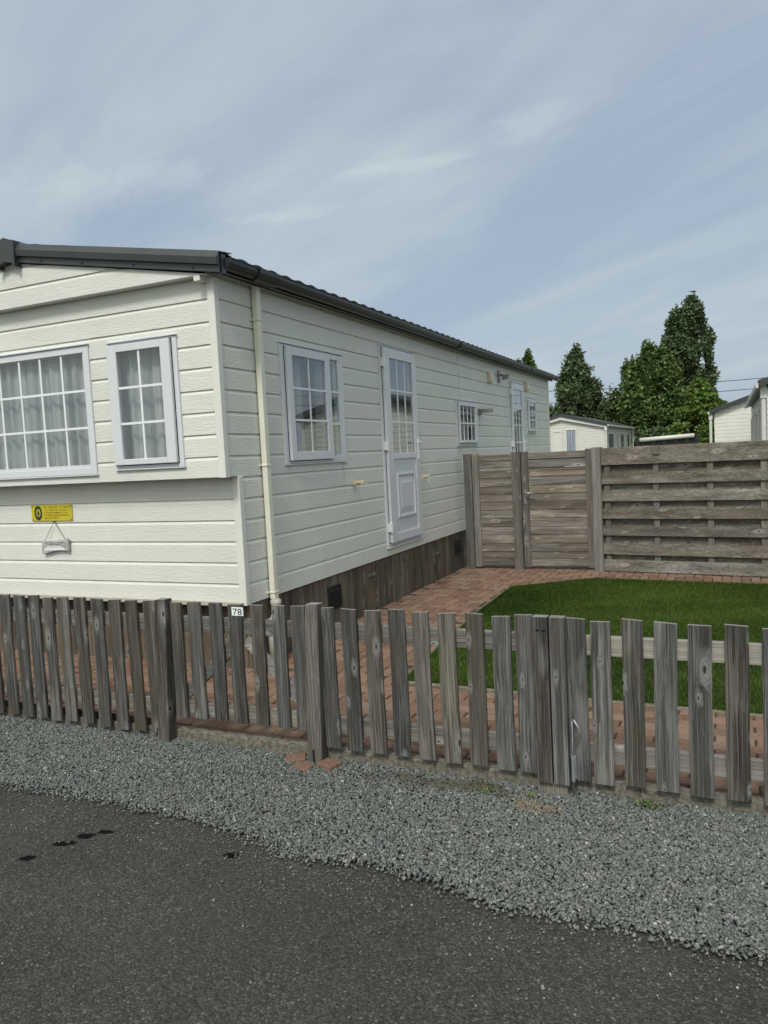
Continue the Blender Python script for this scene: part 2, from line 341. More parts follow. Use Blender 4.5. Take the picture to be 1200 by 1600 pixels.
# ------------------------------------------------------------------ sun + sky
SUN_EL=R(50); SUN_DIR=Vector((.10,-.995,0)).normalized()     # horizontal direction towards the sun
sd=Vector((SUN_DIR.x*math.cos(SUN_EL),SUN_DIR.y*math.cos(SUN_EL),math.sin(SUN_EL)))
ld=bpy.data.lights.new('sun','SUN'); ld.energy=2.45; ld.angle=R(13); ld.color=(1,.96,.885)
lo=bpy.data.objects.new('sun',ld); COL.objects.link(lo); lo.rotation_euler=sd.to_track_quat('Z','Y').to_euler()
w=bpy.data.worlds.new('World'); SC.world=w; w.use_nodes=True; nt=w.node_tree; nt.nodes.clear()
out=N(nt,'OutputWorld'); bg=N(nt,'Background'); L(nt,bg.outputs[0],out.inputs[0])
sky=N(nt,'TexSky',sky_type='NISHITA'); sky.sun_disc=False; sky.sun_elevation=SUN_EL; sky.sun_rotation=math.atan2(SUN_DIR.x,SUN_DIR.y)
sky.air_density=1.0; sky.dust_density=1.5; sky.ozone_density=1.5
bg.inputs[1].default_value=.10
tc=N(nt,'TexCoord').outputs['Generated']
sep=N(nt,'SeparateXYZ'); L(nt,tc,sep.inputs[0])
den=mth(nt,'ADD',mth(nt,'MAXIMUM',sep.outputs[2],0.0),.22)
cx=N(nt,'CombineXYZ'); L(nt,mth(nt,'DIVIDE',sep.outputs[0],den),cx.inputs[0]); L(nt,mth(nt,'DIVIDE',sep.outputs[1],den),cx.inputs[1])
rt=N(nt,'VectorRotate',rotation_type='Z_AXIS',ins={'Angle':R(28)}); L(nt,cx.outputs[0],rt.inputs['Vector'])
st=vm(nt,'MULTIPLY',rt.outputs[0],(.55,1.5,1))
n1=noi(nt,vm(nt,'ADD',st,(3.1,1.4,0)),.95,7,.55,.7); n2=noi(nt,vm(nt,'ADD',st,(8.3,4.0,0)),2.3,8,.52,1.0)
cl=mth(nt,'ADD',mth(nt,'MULTIPLY',n1,.66),mth(nt,'MULTIPLY',n2,.34))
fac=ramp(nt,cl,[(.36,.80),(.50,.90),(.62,.97)])
cloudcol=ramp(nt,cl,[(.38,(4.0,4.85,6.0)),(.50,(4.5,5.42,6.2)),(.62,(5.1,5.95,6.45))])
# veiled sun: the cloud sheet is brighter round the sun
dt=N(nt,'VectorMath',operation='DOT_PRODUCT'); L(nt,tc,dt.inputs[0]); dt.inputs[1].default_value=sd
glow=ramp(nt,dt.outputs['Value'],[(.0,(1,1,1)),(.45,(1.25,1.18,1.05)),(.85,(2.2,2.0,1.65)),(1.0,(3.2,2.9,2.4))])
cloud=mix(nt,1.0,cloudcol,glow,'MULTIPLY')
wn=noi(nt,vm(nt,'MULTIPLY',cx.outputs[0],(9,16,1)),1.0,6,.6,.8); wisp=None
for (wx,wy,wa,wb,wr) in ((-.92,1.600,.20,.042,18),(-.60,1.548,.19,.036,9),(-.31,1.53,.15,.075,-12),(-1.12,1.30,.25,.10,25)):
    d=vm(nt,'SUBTRACT',cx.outputs[0],(wx,wy,0)); q=N(nt,'VectorRotate',rotation_type='Z_AXIS',ins={'Angle':R(-wr)}); L(nt,d,q.inputs['Vector'])
    ln=N(nt,'VectorMath',operation='LENGTH'); L(nt,vm(nt,'MULTIPLY',q.outputs[0],(1/wa,1/wb,0)),ln.inputs[0])
    m_=ramp(nt,mth(nt,'ADD',ln.outputs['Value'],mth(nt,'MULTIPLY',mth(nt,'SUBTRACT',wn,.5),2.2)),[(.15,1.0),(1.0,0.0)],'EASE'); wisp=m_ if wisp is None else mth(nt,'MAXIMUM',wisp,m_)
cloud=mix(nt,wisp,cloud,mix(nt,1.0,cloud,(1.12,1.105,1.06),'MULTIPLY'))
hz=ramp(nt,sep.outputs[2],[(0,.92),(.25,1.0)])
fc=mix(nt,fac,sky.outputs[0],cloud)
L(nt,fc,bg.inputs[0])
SC.view_settings.view_transform='Standard'; SC.view_settings.look='None'; SC.view_settings.exposure=0.02; SC.view_settings.gamma=1

# ------------------------------------------------------------------ ground
def sheet(name,pts,z,mat):
    mb=MB(); mb.poly([(x,y,z) for x,y in pts]); return struct(mb.build(name,mat))
sheet('ground',[(-700,-700),(700,-700),(700,700),(-700,700)],-.075,M['earth'])
mb=MB()
sheet('road',[(-60,-5.5),(60,-5.5),(60,2.95),(-60,2.95)],-.045,M['asphalt'])
def gedge(x):   # asphalt / gravel border
    b=float(np.interp(x,[-9,-1.08,-.17,.345,.885,1.29,1.705,2.108,2.36,2.6,2.88,3.14,3.32,3.48,9],[2.6,2.64,2.743,2.772,2.772,2.734,2.635,2.655,2.64,2.56,2.569,2.585,2.56,2.57,2.55]))
    return b+.02*mnoise.noise(Vector((x*4.1,7.7,0)))
mb=MB(); xs=np.arange(-9,9.01,.1)
for a,b_ in zip(xs[:-1],xs[1:]): mb.quad((a,gedge(a)+.03,-.041),(b_,gedge(b_)+.03,-.041),(b_,3.56,-.041),(a,3.56,-.041))
struct(mb.build('gravel_bed',M['gravelbase']))
def fast_mesh(name,verts,faces_n,loops):
    me=bpy.data.meshes.new(name); nv=len(verts); me.vertices.add(nv); me.vertices.foreach_set('co',verts.astype(np.float32).ravel())
    nf=len(loops)//faces_n; me.loops.add(len(loops)); me.loops.foreach_set('vertex_index',loops.astype(np.int32))
    me.polygons.add(nf); me.polygons.foreach_set('loop_start',np.arange(nf,dtype=np.int32)*faces_n); me.update(calc_edges=True); me.validate(); return me
def stones(px,py,pz,size):
    n=len(px); base=np.array([(-1,-1,-1),(1,-1,-1),(1,1,-1),(-1,1,-1),(-1,-1,1),(1,-1,1),(1,1,1),(-1,1,1)],float)
    v=base[None]*(1+RNG.uniform(-.42,.18,(n,8,3)))
    a=size; s=np.stack([a,a*RNG.uniform(.55,1,n),a*RNG.uniform(.22,.5,n)],1); v=v*s[:,None,:]
    q=RNG.normal(size=(n,4)); q[:,1:3]*=.45; q/=np.linalg.norm(q,axis=1)[:,None]
    w_,x,y,z=q.T
    Rm=np.stack([1-2*(y*y+z*z),2*(x*y-z*w_),2*(x*z+y*w_),2*(x*y+z*w_),1-2*(x*x+z*z),2*(y*z-x*w_),2*(x*z-y*w_),2*(y*z+x*w_),1-2*(x*x+y*y)],1).reshape(n,3,3)
    v=np.einsum('nij,nkj->nki',Rm,v)+np.stack([px,py,pz],1)[:,None,:]
    fq=np.array([(3,2,1,0),(4,5,6,7),(0,1,5,4),(1,2,6,5),(2,3,7,6),(3,0,4,7)])
    lp=(fq[None]+(np.arange(n)*8)[:,None,None]).reshape(-1)
    return v.reshape(-1,3),lp
n=150000
px=RNG.uniform(-2.2,5.2,n); py=RNG.uniform(2.35,3.55,n)
ge=np.array([gedge(x) for x in np.linspace(-2.3,5.3,761)]); g=np.interp(px,np.linspace(-2.3,5.3,761),ge)
edge=py-g+RNG.normal(0,.026,n)-RNG.exponential(.02,n)+.03; keep=edge>0
px,py,edge=px[keep],py[keep],edge[keep]; n=len(px)
pz=-.036+np.minimum(edge,.25)*.03+RNG.uniform(0,.011,n)+.006*np.sin(px*5)*np.sin(py*9)
v1,l1=stones(px,py,pz,RNG.uniform(.0038,.0078,n)*(1+.12*np.clip(px-1.5,0,2)))
m_=2000; qx=RNG.uniform(-1.5,5,m_); qy=np.interp(qx,np.linspace(-2.3,5.3,761),ge)-np.abs(RNG.exponential(.16,m_)); 
m2=260; qx=np.concatenate([qx,RNG.uniform(-.5,4,m2)]); qy=np.concatenate([qy,RNG.uniform(.9,2.6,m2)]); m_+=m2
v2,l2=stones(qx,qy,np.full(m_,-.041),RNG.uniform(.002,.0058,m_))
me=fast_mesh('gravel',np.concatenate([v1,v2]),4,np.concatenate([l1,l2+len(v1)]))
stuff(tag(link('gravel',me,M['gravel']),'loose grey slate chippings along the foot of the picket fence','gravel'))

# paving
sheet('joint_sand',[(-7,3.61),(7,3.61),(7,10.2),(-7,10.2)],-.012,M['sand'])
LP=[(1.27,4.90),(1.10,7.23),(1.07,8.63),(1.95,9.33),(6.6,8.9),(6.6,4.70)]
def inside(x,y,P):
    c=False; j=len(P)-1
    for i in range(len(P)):
        xi,yi=P[i]; xj,yj=P[j]
        if (yi>y)!=(yj>y) and x<(xj-xi)*(y-yi)/(yj-yi)+xi: c=not c
        j=i
    return c
def off_poly(P,d):
    cx=sum(p[0] for p in P)/len(P); cy=sum(p[1] for p in P)/len(P); o=[]
    n=len(P)
    for i in range(n):
        p0=Vector(P[i-1]);p1=Vector(P[i]);p2=Vector(P[(i+1)%n])
        e1=(p1-p0).normalized();e2=(p2-p1).normalized()
        n1=Vector((e1.y,-e1.x));n2=Vector((e2.y,-e2.x))
        if n1.dot(p1-Vector((cx,cy)))<0:n1=-n1
        if n2.dot(p1-Vector((cx,cy)))<0:n2=-n2
        b=(n1+n2).normalized(); o.append(tuple(p1+b*(d/max(.3,b.dot(n1)))))
    return o
LPo=off_poly(LP,.045)
mb=MB()
def brick(x0,y0,x1,y1):
    cx,cy=(x0+x1)/2,(y0+y1)/2
    if inside(cx,cy,off_poly(LP,.05)): return
    if cx<0.02 and cy>4.9 : return
    if cy>10.35: return
    dz=random.uniform(-.002,.002); g=.0045; t1,t2=random.uniform(-.002,.002),random.uniform(-.002,.002)
    b=.006
    p=[(x0+g,y0+g),(x1-g,y0+g),(x1-g,y1-g),(x0+g,y1-g)]
    q=[(x0+g+b,y0+g+b),(x1-g-b,y0+g+b),(x1-g-b,y1-g-b),(x0+g+b,y1-g-b)]
    k=len(mb.v); z=[dz-t1-t2,dz+t1-t2,dz+t1+t2,dz-t1+t2]
    mb.v+=[(a,c,-.02) for a,c in p]+[(a,c,zz-b) for (a,c),zz in zip(p,z)]+[(a,c,zz) for (a,c),zz in zip(q,z)]
    for i in range(4):
        j=(i+1)%4; mb.f+= [(k+i,k+j,k+4+j,k+4+i),(k+4+i,k+4+j,k+8+j,k+8+i)]
    mb.f.append((k+8,k+9,k+10,k+11))
W_=.1
for row in range(13):          # running bond band behind the picket fence
    y=3.61+row*W_
    if y+W_>4.92: continue
    for c in range(-26,34):
        x=c*.2+(.1 if row%2 else 0)
        if x<-5 or x>6.6: continue
        brick(x,y,x+.2,y+W_)
y0h=4.91
for i in range(-70,70):        # herringbone path beside the house and in front of the gate
    for j in range(-40,40):
        ox=(i+2*j)*W_; oy=y0h+(i-2*j)*W_
        for bx in ((ox,oy,ox+2*W_,oy+W_),(ox,oy+W_,ox+W_,oy+3*W_)):
            if bx[0]<-.05 or bx[2]>6.6 or bx[1]<y0h-.06 or bx[3]>10.5: continue
            brick(*bx)
struct(mb.build('paving',M['brick'],fix=False))
mb=MB()
for i in range(len(LP)):
    a,b_=Vector(LP[i]),Vector(LP[(i+1)%len(LP)]); a2,b2=Vector(LPo[i]),Vector(LPo[(i+1)%len(LP)])
    mb.hexa([(*a2,-.02),(*b2,-.02),(*b_,-.02),(*a,-.02),(*a2,.006),(*b2,.006),(*b_,.006),(*a,.006)])
struct(mb.build('lawn_edging',M['concrete'],bevel=.004))
mb=MB()
for i in range(-7,7): mb.box(i*1.0+.0008,3.545,-.12,i*1.0+.9992,3.605,.03+random.uniform(-.003,.003))
struct(mb.build('kerb',M['kerb'],bevel=.006))
# lawn
sheet('lawn_soil',LP,-.004,M['turf'])
n=330000; gx=RNG.uniform(1.0,6.6,n); gy=RNG.uniform(4.65,9.4,n)
ex=[];ey=[]
for i_,j_,cnt in ((5,0,9000),(0,1,5000),(1,2,2500),(2,3,2500),(3,4,3000)):
    t_=RNG.uniform(0,1,cnt); o_=RNG.normal(0,.007,cnt); a_,b_=np.array(LP[i_]),np.array(LP[j_]); e_=(b_-a_)/np.linalg.norm(b_-a_)
    ex.append(a_[0]+(b_-a_)[0]*t_-e_[1]*o_); ey.append(a_[1]+(b_-a_)[1]*t_+e_[0]*o_)
ex=np.concatenate(ex); ey=np.concatenate(ey)
# denser close to the camera frame: drop blades far outside the view
P=np.array(LP); ok=np.zeros(n,bool); j=len(P)-1
for i in range(len(P)):
    xi,yi=P[i]; xj,yj=P[j]; ok^=((yi>gy)!=(yj>gy))&(gx<(xj-xi)*(gy-yi)/(yj-yi)+xi); j=i
ok&=gx<5.2
gx,gy=np.concatenate([gx[ok],ex]),np.concatenate([gy[ok],ey]); n=len(gx)
lean=np.array([mnoise.noise(Vector((x*.8,y*.45,2))) for x,y in zip(gx,gy)])
hgt=RNG.uniform(.018,.034,n)*(1+.25*lean); ang=RNG.uniform(0,2*PI,n); wd=RNG.uniform(.0018,.0032,n)
dx=np.cos(ang)*wd; dy=np.sin(ang)*wd
tx=gx+RNG.normal(0,.008,n)+.006*lean; ty=gy+RNG.normal(0,.008,n)+.026*lean+.004
z0=np.full(n,-.004)
v=np.stack([np.stack([gx-dx,gy-dy,z0],1),np.stack([gx+dx,gy+dy,z0],1),np.stack([tx,ty,z0+hgt],1)],1).reshape(-1,3)
me=fast_mesh('lawn',v,3,np.arange(3*n))
stuff(tag(link('lawn',me,M['grass']),'short dense green lawn framed by concrete edging','lawn'))

# ------------------------------------------------------------------ frames for walls
def FR(y):  return lambda uu,nn,z: (uu,y-nn,z)     # wall facing -Y at depth y
def SD(x):  return lambda uu,nn,z: (x+nn,uu,z)     # wall facing +X
def SDL(x): return lambda uu,nn,z: (x-nn,uu,z)     # wall facing -X
PITCH=.1645; Z0=.513
def siding(mb,T,u0,u1,z0,z1,holes=(),base=Z0,pitch=PITCH,uL=None,uR=None,dep=.012):
    pts=[]; k=0
    while base+k*pitch<z1+pitch:
        a=base+k*pitch; b=a+pitch; pts+=[(a,0),(b-.030,0),(b-.007,-dep),(b,-dep)]; k+=1
    pts=[(a,b) for a,b in pts]
    # clip
    segs=[]
    for (za,na),(zb,nb) in zip(pts[:-1],pts[1:]):
        if zb<=z0 or za>=z1:
            if not (za==zb and z0<za<z1): continue
        if za==zb: segs.append((za,na,zb,nb)); continue
        cuts=[max(za,z0)]+sorted(h for H in holes for h in (H[2],H[3]) if max(za,z0)<h<min(zb,z1))+[min(zb,z1)]
        for a,b in zip(cuts[:-1],cuts[1:]):
            fa=(a-za)/(zb-za); fb=(b-za)/(zb-za); segs.append((a,na+(nb-na)*fa,b,na+(nb-na)*fb))
    us=sorted({u0,u1}|{h for H in holes for h in H[:2] if u0<h<u1})
    for za,na,zb,nb in segs:
        zc=(za+zb)/2
        for a,b in zip(us[:-1],us[1:]):
            uc=(a+b)/2
            if any(H[0]<uc<H[1] and H[2]<zc<H[3] for H in holes): continue
            a0,a1,b0,b1=a,a,b,b
            if uL: a0,a1=uL(za),uL(zb)
            if uR: b0,b1=uR(za),uR(zb)
            if b0<=a0 and b1<=a1: continue
            mb.quad(T(a0,na,za),T(max(a0,b0),na,za),T(max(a1,b1),nb,zb),T(a1,nb,zb))

# ------------------------------------------------------------------ the caravan
HX,HY0,HYB,HY1=0.0,4.85,4.69,16.03; XL=-3.8; XR=-1.9
house=thing('static_caravan','cream boarded static caravan with dark roof, white windows and plank skirting','caravan',(XR,10.4,0))
W_F1=(-1.03,-.36,1.603,2.58); W_F2=(-2.56,-1.235,1.575,2.60); W_F3=(-3.44,-2.77,1.603,2.58)
W_S1=(5.53,6.66,1.575,2.58); D1=(7.53,8.535,.62,2.783); W_S2=(10.03,10.93,1.695,2.315); D2=(12.86,13.77,.62,2.755); W_S3=(14.05,14.72,1.895,2.54)
def inset(a,d=.03): return (a[0]+d,a[1]-d,a[2]+d,a[3]-d)
BZ=1.506
mb=MB(); siding(mb,FR(HYB),XL,0,BZ,2.99,[inset(W_F1),inset(W_F2),inset(W_F3)])
mb.quad((XL,HYB,BZ),(0,HYB,BZ),(0,HY0+.02,BZ),(XL,HY0+.02,BZ)); mb.build('bay_wall',M['sidX'],house,fix=False)
mb=MB(); siding(mb,FR(HY0),XL,0,Z0,BZ); mb.build('front_wall',M['sidX'],house,fix=False)
mb=MB(); hs=[inset(h) for h in (W_S1,D1,W_S2,D2,W_S3)]
siding(mb,SD(0),HYB,HY1,BZ,3.0,hs); siding(mb,SD(0),HY0,HY1,Z0,BZ,hs)
mb.build('side_wall',M['sidY'],house,fix=False)
mb=MB(); siding(mb,SDL(XL),HY0,HY1,Z0,3.0); siding(mb,SDL(XL),HYB,HY0,BZ,3.0); mb.build('side_wall',M['sidY'],house,fix=False)
mb=MB(); siding(mb,lambda a,n_,z:(a,HY1+n_,z),XL,0,Z0,3.35,uL=lambda z:XL if z<3 else XL+(z-3)/.19,uR=lambda z:0 if z<3 else -(z-3)/.19); mb.build('rear_wall',M['sidX'],house,fix=False)
# pediment over the bay
zr=lambda x: 2.972-.1815*(x) if x>XR else 2.972-.1815*(2*XR-x)
mb=MB(); inv=lambda z:-(z-2.972)/.1815
siding(mb,FR(4.60),XL,0,2.965,3.31,uL=lambda z:min(XR,2*XR-inv(max(z,2.972))),uR=lambda z:max(XR,inv(max(z,2.972))),base=2.965,pitch=.158)
mb.quad((XL,4.60,2.965),(0,4.60,2.965),(0,4.72,2.965),(XL,4.72,2.965)); mb.quad((0,4.60,2.965),(0,4.72,2.965),(0,4.72,3.0),(0,4.60,3.0))
mb.build('pediment',M['sidX'],house,fix=False)
for x in (-.10,XL+.045):
    mb=MB(); mb.box(x,4.595,2.925,x+.055,4.70,2.964); mb.build('purlin_end',M['trim'],house,bevel=.003)
for x0,x1 in ((-.055,.008),(XL-.008,XL+.055)):
    mb=MB(); mb.box(x0,4.682,1.50,x1,4.74,2.963); mb.build('corner_trim',M['trim'],house,bevel=.004)
    mb=MB(); mb.box(x0,4.842,.507,x1,4.90,1.503); mb.build('corner_trim',M['trim'],house,bevel=.004)
mb=MB(); mb.box(-.05,15.94,.507,.010,16.04,2.97); mb.build('corner_trim',M['cream'],house,bevel=.004)
# vertical joint strips in the side cladding
for a,b_ in ((2.34,2.95),(.51,1.68)):
    mb=MB(); mb.box(.002,10.205,a,.007,10.225,b_); mb.build('joint_strip',M['trim'],house)
# interior shell
mb=MB(); mb.box(XL+.05,HY0+.35,.5,-.35,HY1-.1,2.95); o=mb.build('interior_wall',M['interior'],house)
mb=MB(); mb.quad((XL+.02,HYB+.02,.53),(-.02,HYB+.02,.53),(-.02,HY1-.02,.53),(XL+.02,HY1-.02,.53)); mb.build('floor_deck',M['interior'],house)
# skirting planks
mb=MB(); y=HY0+.05
while y<HY1:
    w_=random.uniform(.085,.145); d=random.uniform(-.004,.004); mb.box(-.045,y,-.03,-.018+d,y+w_-.004,.512-random.uniform(0,.015)); y+=w_
mb.box(-.06,HY0+.05,-.03,-.05,HY1,.5)
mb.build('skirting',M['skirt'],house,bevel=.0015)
mb=MB(); x=XL
while x<-.05:
    w_=random.uniform(.09,.14); d=random.uniform(-.004,.004); mb.box(x,HY0+.05+d,-.03,x+w_-.004,HY0+.075,.50-random.uniform(0,.03)); x+=w_
mb.box(XL,HY0+.08,-.03,-.05,HY0+.09,.5)
mb.build('skirting',M['skirt'],house,bevel=.0015)
for (a,b_,c,d) in ((7.05,7.22,.36,.385),(8.02,8.17,.39,.43),(9.05,9.2,.31,.34)):
    mb=MB(); mb.box(-.02,a,c,-.006,b_,d); mb.build('skirting_patch',M['skirt'],house,bevel=.002)
for (a,b_,c,d) in ((6.185,6.40,.205,.40),(9.80,10.0,.23,.385)):
    mb=MB(); mb.box(-.014,a,c,-.008,b_,d)
    k=c+.012
    while k<d-.012: mb.hexa([(-.008,a+.008,k),(.004,a+.008,k-.006),(.004,b_-.008,k-.006),(-.008,b_-.008,k),(-.008,a+.008,k+.004),(.004,a+.008,k-.002),(.004,b_-.008,k-.002),(-.008,b_-.008,k+.004)]); k+=.019
    mb.box(-.014,a-.012,c-.012,.002,a,d+.012); mb.box(-.014,b_,c-.012,.002,b_+.012,d+.012); mb.box(-.014,a,d,.002,b_,d+.012); mb.box(-.014,a,c-.012,.002,b_,c)
    mb.build('air_vent',M['black'],house)
# roof: tile profile sheets
def roofz(x): return 3.096+.19*(.10-x) if x>XR else 3.096+.19*(.10-(2*XR-x))
mb=MB(); ny=560; nx=14; ys=np.linspace(4.60,16.22,ny)
for side in (0,1):
    k=len(mb.v)
    for i,yy in enumerate(ys):
        for j in range(nx+1):
            x=.105+(XR-.105)*j/nx; x=x if side==0 else 2*XR-x
            step=.018*((j*.5)%1.0)
            mb.v.append((x,yy,roofz(x)+.026*(abs(math.sin(PI*yy/.21))**.7)-.004-step))
    for i in range(ny-1):
        for j in range(nx):
            a=k+i*(nx+1)+j; mb.f.append((a,a+1,a+nx+2,a+nx+1))
rf=mb.build('roof',M['anthracite'],house,smooth=True)
mb=MB(); mb.tube([(XR,4.68,roofz(XR)-.012),(XR,16.24,roofz(XR)-.012)],.045,10); mb.build('ridge_tile',M['anthracite'],rf,smooth=True)
mb=MB(); mb.box(-.0,4.72,2.985,.07,16.2,2.992); mb.build('soffit',M['trim'],house)
mb=MB(); mb.box(.055,4.66,2.97,.065,16.2,3.07); mb.build('fascia',M['anthracite'],house)
# gutter (half-round) with unions and outlet
mb=MB(); prof=[(.075+.055-.055*math.cos(t),3.062-.075*math.sin(t)) for t in np.linspace(0,PI,9)]
prof_in=[(x*1,z) for x,z in [(.075+.055-.047*math.cos(t),3.062-.066*math.sin(t)) for t in np.linspace(PI,0,9)]]
mb.prism(prof+prof_in,lambda p:(p[0],4.655,p[1]),lambda p:(p[0],16.20,p[1]))
gt=mb.build('gutter',M['gutter'],house)
def union(y0,y1,dr=.007):
    mb=MB(); pr=[(.075+.055-(.055+dr)*math.cos(t),3.064-(.075+dr)*math.sin(t)) for t in np.linspace(0,PI,9)]
    mb.prism(pr,lambda p:(p[0],y0,p[1]),lambda p:(p[0],y1,p[1])); return mb
for a,b_ in ((5.03,5.33),(9.84,9.98),(13.9,14.0),(16.18,16.215),(4.648,4.664)): union(a,b_,.009 if b_-a<.1 else .014).build('gutter_union',M['gutter'],gt)
mb=union(4.70,16.15,.0); # lip bead
mb=MB(); mb.tube([(.186,4.655,3.062),(.186,16.2,3.062)],.006,6); mb.build('gutter_lip',M['gutter'],gt,smooth=True)
# verge trim along the front gable
def verge(xa,xb,name='verge_trim'):
    mb=MB()
    # cross-section (n outwards, h up) of the pressed metal trim
    sec=[(0,0),(.006,0),(.006,.048),(.030,.050),(.036,.100),(.022,.112),(.004,.150),(-.16,.166),(-.16,.158),(-.004,.142),(-.004,.004)]
    def z_(x): return 2.977-.1815*x if x>XR else 2.977-.1815*(2*XR-x)
    mb.prism(sec,lambda p:(xa,4.578-p[0],z_(xa)+p[1]),lambda p:(xb,4.578-p[0],z_(xb)+p[1]))
    o=mb.build(name,M['anthracite'],house,bevel=.0015)
    return o
vt=verge(XR,.145); verge(2*XR-.145,XR)
mb=MB(); mb.box(.05,4.60,2.955,.150,4.652,3.085); mb.build('end_plate',M['gutter'],vt)
for x in (-.08,-.62,-1.12,-1.55): 
    z=2.977-.1815*x+.022; mb=MB(); mb.tube([(x,4.574,z),(x,4.566,z)],.008,8); mb.build('screw',M['black'],vt)
mb=MB(); zc=2.977-.1815*XR
mb.prism([(-.10,-.035),(0,-.006),(.10,-.035),(.105,.145),(0,.185),(-.105,.145)],lambda p:(XR+p[0],4.582,zc+p[1]),lambda p:(XR+p[0],4.530,zc+p[1]))
for s in (-1,1): mb.hexa([(XR+s*.085,4.528,zc-.05),(XR+s*.11,4.528,zc-.055),(XR+s*.11,4.60,zc-.055),(XR+s*.085,4.60,zc-.05),(XR+s*.085,4.528,zc+.158),(XR+s*.11,4.528,zc+.15),(XR+s*.11,4.60,zc+.15),(XR+s*.085,4.60,zc+.158)])
mb.build('ridge_cap',M['anthracite'],house,bevel=.003)
# downpipe
mb=MB(); mb.box(.010,5.163,.50,.058,5.222,3.0); dp=mb.build('downpipe',M['cream'],house,bevel=.006)
for z in (2.715,1.575,.555):
    mb=MB(); mb.box(-.001,5.157,z-.007,.062,5.228,z+.007); mb.box(-.001,5.13,z-.007,.010,5.255,z+.007); mb.build('pipe_clip',M['cream'],dp,bevel=.002)
mb=MB(); mb.tube([(.045,5.19,.50),(.045,5.19,.42),(.045,5.17,.36),(.045,5.13,.30),(.045,5.12,.2),(.045,5.12,-.02)],.036,12); mb.tube([(.045,5.19,.49),(.045,5.19,.44)],.044,12); mb.tube([(.045,5.15,.345),(.045,5.13,.29)],.044,12)
mb.build('drain_elbow',M['dirtyplastic'],dp,smooth=True)

# ------------------------------------------------------------------ windows and doors
def rect_frame(mb,T,o,i,n0,n1):
    (a,b,c,d),(e,f_,g,h)=o,i
    mb.box(a,n0,c,e,n1,d,T); mb.box(f_,n0,c,b,n1,d,T); mb.box(e,n0,c,f_,n1,g,T); mb.box(e,n0,h,f_,n1,d,T)
def pane(T,g,parent,n=.0):
    mb=MB(); mb.quad(T(g[0]-.005,n,g[2]-.005),T(g[1]+.005,n,g[2]-.005),T(g[1]+.005,n,g[3]+.005),T(g[0]-.005,n,g[3]+.005)); mb.build('pane',M['glass'],parent,fix=False)
def bars(T,g,vs,hs,parent,n=.004,w_=.009):
    mb=MB()
    for v_ in vs: mb.box(v_-w_,n-.004,g[2],v_+w_,n+.005,g[3],T)
    for h_ in hs:
        mb.box(g[0],n-.0035,h_-w_,g[1],n+.0065,h_+w_,T)
        if not vs: mb.build('glazing_bar',M['bar'],parent); mb=MB()
    if mb.v: mb.build('glazing_bar',M['bar'],parent)
def window(T,fr,sash,glass,vs,hs,extra=None,head=True):
    """fr outer frame, sash opening casement (proud) or None, glass rect"""
    mb=MB(); rect_frame(mb,T,fr,inset(fr,.055),-.055,.016)
    win=mb.build('window',M['upvc'],house,bevel=.004)
    if head:
        mb=MB(); mb.box(fr[0]-.006,-.01,fr[3]+.002,fr[1]+.006,.030,fr[3]+.012,T); mb.build('drip_rail',M['upvc'],win,bevel=.002); mb=MB(); mb.box(fr[0]-.008,-.005,fr[2]-.012,fr[1]+.008,.022,fr[2]-.002,T); mb.build('window_sill',M['upvc'],win,bevel=.002)
    if sash:
        mb=MB(); rect_frame(mb,T,sash,glass,.017,.046); mb.build('sash',M['upvc'],win,bevel=.005)
        mb=MB(); rect_frame(mb,T,(sash[0]-.006,sash[1]+.006,sash[2]-.006,sash[3]+.006),inset(sash,.02),.0155,.0185); mb.build('seal',M['rubber'],win)
        n=.03
    else:
        mb=MB(); rect_frame(mb,T,inset(fr,.055),glass,-.05,.010); mb.build('sash',M['upvc'],win,bevel=.004)
        n=.0
    pane(T,glass,win,n); bars(T,glass,vs,hs,win,n)
    return win
def thirds(a,b,k): return [a+(b-a)*i/k for i in range(1,k)]
F=FR(HYB); S=SD(0)
g=(-.925,-.495,1.677,2.505)
window(F,W_F1,(-1.018,-.405,1.632,2.562),g,thirds(g[0],g[1],2),thirds(g[2],g[3],3))
g=(-3.345,-2.905,1.677,2.505)
window(F,W_F3,(-3.40,-2.782,1.632,2.562),g,thirds(g[0],g[1],2),thirds(g[2],g[3],3))
g=(-2.495,-1.302,1.652,2.543)
window(F,W_F2,None,g,thirds(g[0],g[1],5),thirds(g[2],g[3],3))
